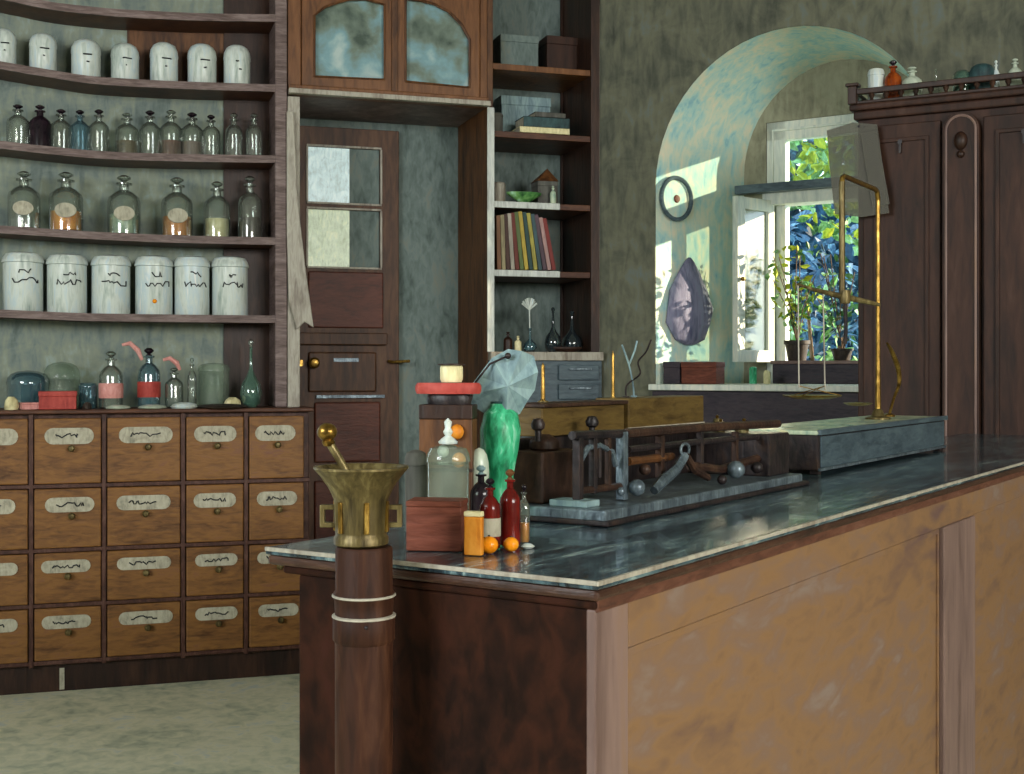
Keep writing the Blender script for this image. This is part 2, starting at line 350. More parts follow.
for x in cols[1:-1]: mb.box(x-.011, x+.011, -.004, .03, .14, rows[0]+.01)
for z in rows[1:]: mb.box(Lx(-130, 0), xe, -.002, .03, z-.010, z+.010)
mb.build('divider_rails', M['drawframe'], DC, .002)
for r in range(4):
    for c_ in range(5):
        x0, x1 = cols[c_]+.016, cols[c_+1]-.014; z1, z0 = rows[r]-.013, rows[r+1]+.013
        rr = random.Random(r*7+c_); j = rr.uniform(-.008, .004)
        dr = MB().box(x0, x1, -.012+j, .03, z0, z1).build('drawer', M['drawer'], DC, .006)
        cx = (x0+x1)/2+rr.uniform(-.01, .01); hw = (x1-x0)*.37; zc = z1-(z1-z0)*.27; hh = (z1-z0)*.125
        oval = [(cx+(hw-hh)*sg+hh*math.cos(a), zc+hh*math.sin(a)) for sg, a0 in ((1, -90), (-1, 90)) for a in [math.radians(a0+180*i/8) for i in range(9)]]
        MB().plate(oval, [], -.018+j, -.010+j).build('label_plate', M['tag'], dr)
        mbs = MB(); squiggle(mbs, cx-hw*.55, cx+hw*.55, zc, hh*.42, -.020+j, r*11+c_, .0036); mbs.build('lettering', M['ink'], dr)
        kz = zc-hh*1.5
        MB().lathe([(.005, 0), (.006, .014), (.015, .02), (.018, .03), (.011, .04), (0, .042)], (cx+.01, -.012+j, kz), 12, axis='y').build('knob', M['oldbrass'], dr)

# ================================================================== LEFT: open shelves
SH = thing('wall_shelves', 'tall open brown wall shelves with sagging boards holding jars and bottles', 'shelves', L, 0, 0, 0)
xs0, xs1 = Lx(275), Lx(287)
MB().box(xs0, xs1, tf-.01, tf+.28, zled, CEIL-.02).build('side_panel', M['shelfedge'], SH, .006)
MB().box(Lx(228), xs0, tf+.26, tf+.28, zled, CEIL-.02).build('back_board', M['dwood'], SH)
MB().box(Lx(128), Lx(228), tf+.268, tf+.28, Lz(180, 82, tf+.27), Lz(180, 30, tf+.27)).build('back_board', M['wood'], SH)
prof = {0: [(-170, -40), (-60, -22), (20, -3), (60, 4), (117, 10), (200, 14), (277, 15)],
        1: [(-170, 32), (-60, 52), (0, 62), (26, 66), (88, 77), (176, 82), (277, 85)],
        2: [(-170, 122), (-60, 135), (6, 142), (32, 145), (88, 151), (147, 154), (277, 156)],
        3: [(-170, 214), (-60, 222), (3, 226), (88, 232), (176, 236), (277, 238)],
        4: [(-170, 298), (-60, 306), (3, 310), (88, 314), (277, 316)]}
pz = {}
for k, pl in prof.items():
    pts = [L.xz(px, py, tf) for px, py in pl]; pz[k] = pts; fine = []
    for (xa, za), (xb, zb) in zip(pts, pts[1:]):
        for i in range(5): fine.append((xa+(xb-xa)*i/5, za+(zb-za)*i/5))
    fine.append(pts[-1])
    for _ in range(3): fine = [fine[0]]+[(fine[i][0], (fine[i-1][1]+2*fine[i][1]+fine[i+1][1])/4) for i in range(1, len(fine)-1)]+[fine[-1]]
    pz[k] = fine
    b = MB().sweep(fine, tf+.012, tf+.279, .036).build('shelf', M['shelfwood'], SH)
    MB().sweep([(x, z+.002) for x, z in fine], tf-.006, tf+.012, .040).build('shelf_edge', M['shelfedge'], b)
def shelf_z(k, x):
    p = pz[k]
    for (xa, za), (xb, zb) in zip(p, p[1:]):
        if xa <= x <= xb: return za+(zb-za)*(x-xa)/(xb-xa)
    return p[-1][1]

# generic vessel
def vessel(kind, label, cat, fr, x, y, z, r, h, mat, style, stopper=None, content=None, lab=None, labmat=None, group=None, rot=0, ink=None):
    t = thing(kind, label, cat, fr, x, y, z+.001, rot, group)
    if style == 'bottle':
        p = [(r*.86, 0), (r, .02*h), (r, .56*h), (r*.93, .63*h), (r*.6, .71*h), (r*.32, .75*h), (r*.3, .83*h), (r*.5, .84*h), (r*.5, .87*h)]
        MB().lathe(p, n=20).build('bottle_body', mat, t)
        MB().lathe([(r*.26, .82*h), (r*.28, .885*h), (r*.14, .90*h), (r*.42, .94*h), (r*.44, .965*h), (r*.2, h), (0, h)], n=14).build('stopper', stopper or mat, t)
        if content: MB().lathe([(r*.8, .015*h), (r*.9, .03*h), (r*.9, .34*h), (0, .345*h)], n=18).build('contents', content, t)
        if lab: MB().lathe([(r*1.01, .18*h), (r*1.03, .2*h), (r*1.03, .42*h), (r*1.01, .44*h)], n=20).build('paper_label', lab, t)
    elif style == 'dome':
        MB().lathe([(r*.93, 0), (r, .04*h), (r, .62*h)], n=20).build('jar_body', mat, t)
        MB().lathe([(r*1.02, .62*h), (r*1.03, .67*h), (r*.98, .80*h), (r*.8, .91*h), (r*.5, .97*h), (0, h)], n=20).build('lid', mat, t)
    elif style == 'jar':
        MB().lathe([(r*.97, 0), (r, .015*h), (r, .80*h)], n=24).build('jar_body', mat, t)
        MB().lathe([(r*.94, .79*h), (r*.94, .805*h), (r*1.05, .81*h), (r*1.06, .83*h), (r*1.0, .90*h), (r*.86, .96*h), (r*.4, .99*h), (0, h)], n=24).build('lid', mat, t)
    elif style == 'flask':
        p = [(r*.5, 0), (r*.85, .06*h), (r, .2*h), (r*.85, .34*h), (r*.4, .46*h), (r*.17, .56*h), (r*.12, .86*h), (r*.2, .88*h)]
        MB().lathe(p, n=18).build('flask_body', mat, t)
        MB().lathe([(r*.1, .86*h), (r*.14, .9*h), (r*.26, .94*h), (r*.2, .98*h), (0, h)], n=10).build('stopper', stopper or mat, t)
    if ink:
        for q, (zz_, hw, n_) in enumerate(ink):
            mbs = MB(); squiggle(mbs, -hw*r+.15*r, hw*r+.15*r, zz_*h, .07*h, 0, len(label)*7+q*3+int(x*100), r*(.035 if n_ > 4 else .055), cyl=r*1.02, n=n_)
            mbs.build('lettering', M['ink'], t)
    if style == 'bottle' and labmat:
        ell = [(.62*r*math.cos(a), .34*h+.12*h*math.sin(a)) for a in [2*math.pi*i/20 for i in range(20)]]
        MB().plate(ell, [], -r*1.06, -r*.75).build('oval_label', labmat, t)
    return t
SFY = tf+.11
def on_shelf(k, px, w_px, h_px):
    x = L.x(px, SFY); Y = L.Y(x, SFY); return x, SFY, shelf_z(k, x), w_px/2*Y/F, h_px*Y/F
ordn = ['first', 'second', 'third', 'fourth', 'fifth', 'sixth', 'seventh']
for i, (px, w_, h_) in enumerate([(4, 23, 38), (43, 26, 40), (86, 28, 41), (125, 27, 40), (164, 27, 43), (202, 28, 43), (237, 26, 43)]):
    x, y, z, r, h = on_shelf(1, px, w_, h_)
    lb = ['white domed jar cut by the left picture edge on the top row of jars', 'white domed jar with one dash, second from left on the highest row', 'white domed jar with a dark dash and dot, third from left on the highest row',
          'greenish white domed jar at the middle of the highest row of seven', 'white domed jar before the brown back board, fifth from left, highest row', 'white domed jar, second from the right on the highest row', 'last white domed jar at the right end of the highest row'][i]
    vessel('domed_jar', lb, 'jar', L, x, y, z, r, h, M['white'], 'dome', group='white domed jars on the top shelf', ink=[(.56, .33, 3), (.38, .1, 2)])
b2 = [(18, 22, 42, 'clear', 'blackglass', None, 'clear bottle with dark stopper, leftmost in the row under the domed jars'),
      (40, 21, 44, 'black', 'blackglass', None, 'nearly black stoppered bottle near the left end of the second shelf from the top'),
      (61, 21, 42, 'clear', 'blackglass', None, 'empty clear bottle directly right of the black bottle'),
      (80, 19, 43, 'blue', 'blackglass', None, 'bluish glass bottle, second to the right of the black bottle'),
      (99, 20, 45, 'clear', 'blackglass', None, 'clear narrow bottle right of the bluish one on the second shelf from the top'),
      (127, 23, 43, 'clear', 'clear', 'ochre', 'clear bottle holding ochre brown contents near the middle of its row'),
      (150, 21, 46, 'clear', 'blackglass', None, 'clear bottle standing between the one with ochre and the one with red contents'),
      (171, 22, 47, 'clear', 'clear', 'redbrown', 'clear bottle with orange red contents on the second shelf from the top'),
      (192, 22, 45, 'clear', 'blackglass', 'mauve', 'clear bottle with dull mauve contents right of the red filled bottle'),
      (211, 18, 43, 'clear', 'blackglass', None, 'slim clear bottle at the edge of the brown back board, second shelf from the top'),
      (234, 17, 45, 'clear', 'clear', None, 'left one of the two clear bottles before the brown board on the second shelf'),
      (254, 17, 45, 'clear', 'clear', None, 'rightmost clear bottle on the second shelf, next to the side panel')]
for px, w_, h_, g, st, ct, lb in b2:
    x, y, z, r, h = on_shelf(2, px, w_, h_)
    vessel('stoppered_bottle', lb, 'bottle', L, x, y, z, r, h, M['blackglass'] if g == 'black' else G[g], 'bottle', M.get(st) or G.get(st), M[ct] if ct else None, group='bottles on the second shelf')
b3 = [(24, 31, 58, None, 'wide clear bottle with an oval label at the left end of the third shelf'),
      (66, 33, 60, 'ambr', 'clear bottle with oval label and yellow contents, second on the third shelf'),
      (124, 32, 60, 'marble', 'clear bottle with an oval label and pale green contents, third on the third shelf'),
      (177, 31, 60, 'orange', 'clear bottle with oval label and orange contents, fourth on the third shelf'),
      (217, 26, 57, 'cream', 'clear bottle with cream contents, second from the right on the third shelf'),
      (250, 24, 63, 'dwood', 'clear bottle in front of the dark board at the right end of the third shelf')]
for i, (px, w_, h_, ct, lb) in enumerate(b3):
    x, y, z, r, h = on_shelf(3, px, w_, h_)
    vessel('labelled_bottle', lb, 'bottle', L, x, y, z, r, h, G['clear'], 'bottle', G['clear'], M[ct] if ct else None, labmat=M['tag'] if i < 4 else None, group='large bottles on the third shelf')
for i, (px, w_) in enumerate([(23, 38), (67, 38), (111, 37), (154, 36), (192, 34), (230, 35)]):
    x, y, z, r, h = on_shelf(4, px, w_, 60)
    vessel('pharmacy_jar', ['white lidded cylinder jar at the left end of the row with black lettering', 'white lidded cylinder jar, second from left in the lettered row', 'white lidded cylinder jar, third from left in the lettered row',
          'white lidded cylinder jar, fourth from left in the lettered row, with a yellow spot', 'white lidded cylinder jar, fifth from left in the lettered row', 'white lidded cylinder jar at the right end of the row with black lettering'][i], 'jar', L, x, y, z, r, h, M['white'], 'jar', group='lettered white jars on the fourth shelf', ink=[(.66, .3, 7), (.5, .62, 13)])
    if i == 3:
        t = [o for o in COL.objects if o.name.startswith('pharmacy_jar') and not o.parent][-1]
        MB().ball(.012, (.0, -r*1.0, h*.22)).build('yellow_spot', M['ambr'], t)

# clutter on the worktop behind the drawers
def ledge(px, py_base=None, t=.12): x = L.x(px, t); return x, t, L.Y(x, t)/F
def lv(kind, lb, cat, px, w_, h_, mat, style, t=.14, **k):
    x, y, q = ledge(px, t=t); return vessel(kind, lb, cat, L, x, y, zled, w_/2*q, h_*q, mat, style, **k)
lv('glass_bottle', 'clear stoppered bottle with a pink label on the worktop above the drawers', 'bottle', 111, 23, 57, G['clear'], 'bottle', stopper=G['clear'], lab=M['pink'])
lv('glass_bottle', 'blue grey bottle with a red label on the worktop above the drawers', 'bottle', 149, 22, 60, G['blue'], 'bottle', stopper=M['blackglass'], lab=M['red'])
lv('glass_bottle', 'small plain clear bottle right of the red labelled bottle', 'bottle', 174, 18, 40, G['clear'], 'bottle', stopper=G['clear'])
lv('glass_tube', 'very slim tall clear bottle on the worktop above the drawers', 'bottle', 192, 9, 50, G['clear'], 'bottle', t=.1, stopper=G['clear'])
lv('glass_jar', 'wide plain glass jar on the worktop left of the long necked flask', 'jar', 214, 30, 44, G['sash'], 'jar', t=.25)
lv('long_necked_flask', 'green grey flask with a long thin neck at the right end of the worktop', 'flask', 251, 22, 68, G['greenish'], 'flask', stopper=G['clear'])
lv('glass_jar', 'wide pale bluish glass jar at the left end of the worktop behind the red box', 'jar', 28, 40, 38, G['blue'], 'dome', t=.27)
lv('glass_funnel_jar', 'squat clear glass jar behind the red box on the worktop', 'jar', 62, 34, 46, G['sash'], 'dome', t=.33)
lv('glass_beaker', 'small bluish glass beaker left of the pink labelled bottle', 'beaker', 88, 18, 26, G['blue'], 'jar', t=.2)
def lbox(kind, lb, cat, px, w_, h_, dep, mat, t=.06, rot=0, z=None):
    x, y, q = ledge(px, t=t); o = thing(kind, lb, cat, L, x, y, (zled if z is None else z)+.0015, rot)
    hw = w_/2*q; h = h_*q
    MB().box(-hw, hw, -dep/2, dep/2, 0, h*.72).build('box_body', mat, o, .003)
    MB().box(-hw*1.03, hw*1.03, -dep/2*1.04, dep/2*1.04, h*.72, h).build('lid', mat, o, .003); return o
lbox('red_box', 'bright red lidded box on the worktop above the drawers', 'box', 58, 35, 18, .12, M['red'])
lbox('pink_box', 'low pink paper packet left of the bright red box', 'packet', 30, 18, 7, .07, M['pink'], .05, .3)
def lump(kind, lb, cat, px, w_, h_, mat, t=.04, n=8):
    x, y, q = ledge(px, t=t); r = w_/2*q; h = h_*q
    o = MB().lathe([(r*.9, 0), (r, .25*h), (r*.85, .7*h), (r*.4, h), (0, h)], n=14, wob=.12).build(kind, mat, None, 0, fm(L, x, y, zled+.001)); tagit(o, lb, cat); return o
lump('yellow_ball', 'small yellowish lump at the far left end of the worktop', 'lump', 11, 14, 13, M['cream'])
lump('cork_lump', 'small dark lump right of the red box', 'lump', 87, 9, 7, M['terra'])
lump('shallow_dish', 'shallow dark dish before the long necked flask', 'dish', 222, 52, 4, M['terra'], .03)
lump('cream_lump', 'cream coloured lump beside the dark dish', 'lump', 232, 17, 10, M['cream'], .12)
lump('white_paper_scrap', 'crumpled white paper scrap in front of the blue grey bottle', 'paper', 152, 28, 4, M['opal'], .02)
lump('white_paper_scrap', 'crumpled white paper scrap beneath the pink labelled bottle', 'paper', 118, 24, 4, M['opal'], .02)
lump('white_paper_scrap', 'crumpled white paper scrap between the slim bottle and the dark dish', 'paper', 184, 26, 6, M['white'], .02)
for a, (pa, pb, lb) in enumerate([((122, 345), (142, 356), 'pinkish rag strip draped from the pink labelled bottle'), ((163, 360), (180, 366), 'pinkish strip draped from the red labelled bottle')]):
    xa, za = L.xz(pa[0], pa[1], .1); xb, zb = L.xz(pb[0], pb[1], .1); x_0 = xa
    pts = [(0, 0, za-zled), ((xb-xa)*.4, 0, za-zled+.01), ((xb-xa)*.8, -.01, (za+zb)/2-zled), (xb-xa, 0, zb-zled-.02)]
    o = MB().tube([p for p in pts], [.008, .012, .014, .008], 8).build('rag_strip', M['pink'], None, 0, fm(L, xa, .1, zled)); tagit(o, lb, 'rag')

# ================================================================== door niche, transom cabinet
struct('trim_4', MB().box(Lx(287.5), Lx(300), tf, tb, 0, Lz(290, 96)), M['paleframe'], L, .004)
zh0 = Lz(390, 101); zh1 = CEIL-.02
TC = thing('transom_cabinet', 'orange brown cupboard with two arched glass doors above the doorway', 'cupboard', L, 0, 0, 0)
hx0, hx1 = Lx(288), Lx(487)
MB().box(hx0, hx1-.003, tf+.05, tb-.01, zh0, zh0+.05).build('cupboard_floor', M['shelfedge'], TC)  # paler board tone stands in for light on the soffit
MB().box(hx0, hx1, tf+.40, tf+.42, zh0+.05, zh1).build('back_panel', M['plaster'], TC)
def P(l): return [L.xz(px, py, tf) for px, py in l]
g1 = P([(314, 77), (384, 80), (384, 5), (366, 0), (350, 0), (338, 3), (324, 8), (314, 16)])
g2 = P([(405, 82), (469, 88), (469, 40), (461, 25), (448, 12), (434, 5), (420, 1), (405, 0)])
zb1 = Lz(390, 92)
MB().plate([(hx0, zh0), (hx1, zh0), (hx1, zh1), (hx0, zh1)], [[(Lx(301), zb1), (Lx(301), zh1-.1), (Lx(480), zh1-.1), (Lx(480), zb1)]], tf, tf+.05).build('face_frame', M['transom'], TC, .004)
for nm, xa, xb, g in (('a', 301.5, 393.5, g1), ('b', 394.5, 479.5, g2)):
    dr = MB().plate([(Lx(xa), zb1), (Lx(xb), zb1), (Lx(xb), zh1-.1), (Lx(xa), zh1-.1)], [g], tf-.012, tf+.03).build('arched_door', M['transom'], TC, .005)
    MB().plate(g, [], tf+.012, tf+.016).build('door_glass', G['transom'], dr)
    rim = [(x, tf-.014, z) for x, z in g]; MB().tube(rim+[rim[0]], .007, 6).build('glass_bead', M['wood'], dr)
MB().box(Lx(391), Lx(397), tf-.022, tf+.0, zb1, zh1-.1).build('meeting_strip', M['wood'], TC, .003)
MB().box(hx0-.0, hx1+.01, tf-.05, tf-.0, zh0, zh0+.028).build('cornice', M['paleframe'], TC, .004)  # pale tone stands in for light on the ledge
MB().box(hx0, hx1, tf-.035, tf, zh0+.028, zh0+.05).build('cornice_step', M['transom'], TC, .004)
for i, (px, py, w_, h_) in enumerate([(330, 72, 12, 26), (350, 72, 10, 36), (372, 72, 14, 50), (420, 80, 22, 60), (444, 80, 18, 52)]):
    tt = tf+.2; x = L.x(px, tt); q = L.Y(x, tt)/F
    vessel('cupboard_jar', ['small', 'middle sized', 'tall', 'broad pale', 'second pale'][i]+' jar behind the '+('left' if i < 3 else 'right')+' arched glass door of the cupboard', 'jar', L, x, tt, zh0+.05, w_/2*q, h_*q+.08, M['opal'] if i < 3 else M['winw'], 'dome')
# back door
D = struct('door_1', MB(), M['doorw'])
def dz(px, py): return L.xz(px, py, tb)[1]
td = tb-.05
dx0, dx1 = L.x(287, td), L.x(399, td)
def D_(name, mb, mat, bevel=.004, parent=None): return mb.build(name, mat, parent or D, bevel, fm(L))
q0, q1 = L.x(308, td), L.x(380, td)
def tz(py): return L.xz(345, py, td)[1]
D_('door_leaf', MB().plate([(dx0, .01), (dx1, .01), (dx1, tz(128)), (dx0, tz(128))], [[(q0, tz(203)), (q0, tz(148)), (q1, tz(148)), (q1, tz(203))], [(q0, tz(267)), (q0, tz(210)), (q1, tz(210)), (q1, tz(267))]], td, tb-.005), M['doorw'])
xmid = L.x(350, td)
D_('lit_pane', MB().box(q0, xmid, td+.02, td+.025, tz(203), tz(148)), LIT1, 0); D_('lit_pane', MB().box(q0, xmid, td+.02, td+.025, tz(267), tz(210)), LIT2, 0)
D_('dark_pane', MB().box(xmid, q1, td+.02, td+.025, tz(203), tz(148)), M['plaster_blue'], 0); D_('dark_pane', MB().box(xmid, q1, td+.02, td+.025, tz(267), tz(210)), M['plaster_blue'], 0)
mb = MB()
for a, b in ((203, 148), (267, 210)):
    za, zb = tz(a), tz(b)
    mb.box(q0-.008, q1+.008, td-.012, td, zb, zb+.012).box(q0-.008, q1+.008, td-.012, td, za-.012, za).box(q0-.012, q0, td-.012, td, za, zb).box(q1, q1+.012, td-.012, td, za, zb)
D_('glazing_bead', mb, M['paleframe'], .002)
D_('upper_panel', MB().box(q0, L.x(383, td), td-.015, td, tz(328), tz(272)), M['doorp'], .008)
D_('lock_rail', MB().box(dx0+.03, L.x(386, td), td-.045, td, tz(345), tz(333)), M['doorw'], .006)
D_('middle_panel', MB().box(q0, L.x(376, td), td-.02, td, tz(392), tz(352)), M['doorw'], .01)
D_('lower_panel', MB().box(L.x(314, td), L.x(380, td), td-.02, td, tz(462), tz(402)), M['doorp'], .01)
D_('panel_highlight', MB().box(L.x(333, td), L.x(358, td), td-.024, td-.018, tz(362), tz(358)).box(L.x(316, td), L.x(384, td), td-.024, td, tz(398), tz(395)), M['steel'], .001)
D_('bottom_panel', MB().box(L.x(314, td), L.x(380, td), td-.02, td, .2, tz(480)), M['doorp'], .01)
D_('door_handle', MB().lathe([(.012, 0), (.012, .03), (.03, .04), (.034, .055), (.022, .07), (0, .074)], (L.x(313, td), td-.0, tz(363)), 16, axis='y').box(L.x(296, td), L.x(302, td), td-.03, td, tz(366), tz(360)), M['brass'], 0)
D_('lever_handle', MB().tube([(L.x(388, td), td-.02, tz(361)), (L.x(392, td), td-.05, tz(362)), (L.x(408, td), td-.05, tz(361))], .009), M['brass'], 0)
# pale highlight on the left jamb, built as a solid strip
pts = P([(286, 112), (293, 112), (297, 200), (305, 270), (313, 328), (304, 322), (296, 330), (288, 300), (286, 230)])
x0 = pts[0][0]; z0 = pts[4][1]
o = MB().plate([(x-x0, z-z0) for x, z in pts], [], -.03, -.012).build('jamb_highlight', M['paleframe'], None, .006, fm(L, x0, tf-.003, z0)); tagit(o, 'pale highlight strip built on the left door jamb', 'cloth')  # solid strip for the highlight on the jamb, not a cloth

# ================================================================== bookcase right of the doorway
BC = thing('bookcase', 'tall dark brown bookcase with pale left edge between the doorway and the arched window', 'bookcase', L, 0, 0, 0)
bx0, bx1, bd = Lx(487), Lx(600), .50
zbase = Lz(545, 352)
MB().box(bx0, Lx(494), tf-.01, tf+.0, zbase, zh0+.0).build('pale_edge', M['lightframe'], BC, .002)  # light on the left stile painted as a pale strip
MB().box(bx0+.001, Lx(493), tf, tb-.01, 0, CEIL-.02).build('side_panel', M['wood'], BC, .003)
MB().box(Lx(591), bx1, tf, tf+bd, 0, CEIL-.02).build('side_panel', M['dwood'], BC, .003)
MB().box(bx0+.02, bx1-.01, tf+bd, tf+bd+.02, zbase-.1, CEIL-.02).build('back_panel', M['plaster_blue'], BC)
MB().box(Lx(560, tf+bd), bx1-.01, tf+bd-.015, tf+bd, zbase-.1, CEIL-.02).build('back_board', M['dwood'], BC)
bz = [Lz(540, p) for p in (66, 133, 203, 271)]
for i, z in enumerate(bz):
    b = MB().box(Lx(493), Lx(591), tf+.01, tf+bd, z-.035, z).build('shelf', M['shelfwood'] if i != 0 else M['transom'], BC, .003)
    if i > 1: MB().box(Lx(493), Lx(560), tf+.0, tf+.012, z-.035, z+.002).build('pale_shelf_edge', M['lightframe'], b, .002)
MB().box(Lx(488), bx1, tf-.06, tf+bd, zbase-.05, zbase).build('lower_worktop', M['paleframe'], BC, .004)
MB().box(Lx(488), bx1, tf-.03, tf+bd, 0, zbase-.05).build('lower_cupboard', M['bluegrey'], BC, .004)
for a, b in ((365, 380), (384, 399), (403, 430)):
    dr = MB().box(Lx(556), Lx(596), tf-.05, tf-.03, Lz(575, b), Lz(575, a)).build('drawer', M['bluegrey'], BC, .004)
    MB().box(Lx(566), Lx(588), tf-.065, tf-.05, Lz(575, a+5), Lz(575, a+3)).build('drawer_pull', M['steel'], dr, .002)
def bpos(px, t): x = L.x(px, t); return x, L.Y(x, t)/F
def bbox(kind, lb, cat, px0, px1, h_, z, mat, t=.27, dep=.16, cover=None, group=None):
    x, q = bpos((px0+px1)/2, t); o = thing(kind, lb, cat, L, x, t, z+.001, group=group); hw = (px1-px0)/2*q; h = h_*q
    if cover:
        MB().box(-hw, hw, -dep/2, dep/2, 0, .004).box(-hw, hw, -dep/2, dep/2, h-.004, h).box(-hw, hw, -dep/2, -dep/2+.004, 0, h).build('cover', mat, o, .001)
        MB().box(-hw+.004, hw-.004, -dep/2+.004, dep/2-.004, .004, h-.004).build('pages', cover, o)
    else:
        MB().box(-hw, hw, -dep/2, dep/2, 0, h*.8).build('box_body', mat, o, .003); MB().box(-hw*1.02, hw*1.02, -dep/2-.003, dep/2+.003, h*.8, h).build('lid', mat, o, .003)
    return o
bbox('blue_grey_box', 'blue grey box on the highest bookcase shelf', 'box', 496, 535, 36, bz[0], M['plaster_blue'], .4)
bbox('dark_brown_box', 'dark brown box at the right of the highest bookcase shelf', 'box', 542, 574, 40, bz[0], M['maroon'], .45)
lid0 = vessel('grey_cup', 'small grey lidded cup at the left of the second bookcase shelf', 'cup', L, bpos(497, .24)[0], .24, bz[1], .035, .12, M['cloth'], 'jar')
bbox('blue_box', 'blue grey box standing behind the flat books', 'box', 497, 548, 44, bz[1], M['shade'], .5, .14)
bk = bbox('flat_book', 'cream flat book under the teal one on the second bookcase shelf', 'book', 514, 566, 6, bz[1], M['cream'], .25, .18, M['tag'])
bbox('flat_book', 'dark teal flat book lying on the cream book', 'book', 518, 566, 10, bz[1]+6*bpos(540, .25)[1]+.001, M['teal'], .25, .17, M['tag'])
bbox('flat_book', 'thin grey flat book lying on top of the teal book', 'book', 530, 562, 5, bz[1]+16*bpos(540, .25)[1]+.003, M['cloth'], .25, .16, M['tag'])
vessel('cream_cup', 'cream pot at the left of the third bookcase shelf', 'pot', L, bpos(499, .24)[0], .24, bz[2], .038, .125, M['paleframe'], 'jar')
o = bbox('roofed_box', 'small grey box with a pointed roof on the third bookcase shelf', 'box', 534, 555, 24, bz[2], M['cloth'], .3, .12)
q = bpos(545, .3)[1]; MB().add([(-11.5*q, -.065, 24*q), (11.5*q, -.065, 24*q), (11.5*q, .065, 24*q), (-11.5*q, .065, 24*q), (3*q, 0, 38*q)], [(0, 1, 4), (1, 2, 4), (2, 3, 4), (3, 0, 4), (3, 2, 1, 0)]).build('roof', M['wood'], o)
x, q = bpos(525, .2); o = MB().lathe([(.02, 0), (.03, .006), (18*q, 9*q), (18.5*q, 11*q), (16*q, 10*q), (0, .02)], n=20, sy=.5).build('green_dish', M['leafg'], None, 0, fm(L, x, .22, bz[2]+.001)); tagit(o, 'shallow green dish on the third bookcase shelf', 'dish')
vessel('white_vial', 'small whitish green vial at the right end of the third shelf contents', 'bottle', L, bpos(553, .2)[0], .2, bz[2], .018, .11, M['marble'], 'bottle')
# leaning books
bkc = [('#6a4a34', 'brown'), ('#7c7458', 'drab'), ('#3c2a24', 'dark brown'), ('#8a8478', 'pale grey'), ('#5c2c24', 'dull red'), ('#54643c', 'olive green'), ('#a08c3c', 'yellow'), ('#2c4440', 'dark green'), ('#8c8440', 'ochre'), ('#34484c', 'slate blue'), ('#4c3c44', 'plum'), ('#9a7c78', 'dusty pink'), ('#74302c', 'brick red')]
px = 496.5; th = 4.55
for i, (cx_, nm) in enumerate(bkc):
    lean = [0.02, .03, .05, .07, .09, .11, .12, .13, .14, .15, .17, .18, .2][i]
    x, q = bpos(px, .22); h = (58-abs(i-6)*.7-(i > 10)*2)*q; tk = th*q*.92; dep = .17
    m = paint('book_'+nm.replace(' ', '_'), [cx_, cx_, '#%02x%02x%02x' % tuple(min(255, int(int(cx_[j:j+2], 16)*1.3)) for j in (1, 3, 5))], 10, V, .6)
    o = thing('book', f'{nm} book leaning left in the row on the fourth bookcase shelf', 'book', L, x-.5*tk, .25, bz[3]+.003+abs(math.sin(lean))*tk, group='leaning books on the fourth bookcase shelf')
    o.rotation_euler = (0, -lean, L.a)
    MB().box(0, .003, -dep/2, dep/2, 0, h).box(tk-.003, tk, -dep/2, dep/2, 0, h).box(0, tk, -dep/2, -dep/2+.004, 0, h).build('cover', m, o, .001)
    MB().box(.003, tk-.003, -dep/2+.004, dep/2-.004, .003, h-.006).build('pages', M['cream'], o)
    px += th
# flasks on lower worktop
def onb(kind, lb, cat, px, w_, h_, mat, style, t=.22, **k): x, q = bpos(px, t); return vessel(kind, lb, cat, L, x, t, zbase, w_/2*q, h_*q, mat, style, **k)
onb('round_flask', 'dark blue round flask with a tall thin neck on the lowest bookcase board', 'flask', 553, 17, 45, G['smoky'], 'flask')
onb('round_flask', 'larger dark blue round flask at the right of the lowest bookcase board', 'flask', 572, 21, 42, G['smoky'], 'flask', .3)
o = onb('flower_flask', 'small round flask holding a white fan shaped dried flower', 'flask', 530, 14, 24, G['blue'], 'flask', .18)
q = bpos(530, .18)[1]; MB().tube([(0, 0, .04), (-.002, 0, 30*q), (-.004, 0, 44*q)], .004).build('stem', M['white'], o)
mb = MB()
for i in range(9):
    a = -1.0+2.0*i/8; mb.tube([(-.004, 0, 42*q), (-.004+9*q*math.sin(a), .01*math.sin(i*2), 42*q+12*q*math.cos(a))], [.003, .007], 6)
mb.build('dried_flower', M['white'], o)
onb('cork_vial', 'tiny cream vial left of the flask with the white flower', 'vial', 518, 7, 16, M['cream'], 'bottle', .15)
onb('cork_vial', 'tiny dark brown vial at the left end of the lowest bookcase board', 'vial', 508, 9, 20, M['dwood'], 'bottle', .18)
x, q = bpos(571, .12); o = MB().lathe([(.06, 0), (17*q, .02), (17*q, .03), (0, .028)], n=24, sy=.5).build('dark_dish', M['maroon'], None, 0, fm(L, x, .2, zbase+.001)); tagit(o, 'flat dark oval dish at the right on the lowest bookcase board', 'dish')

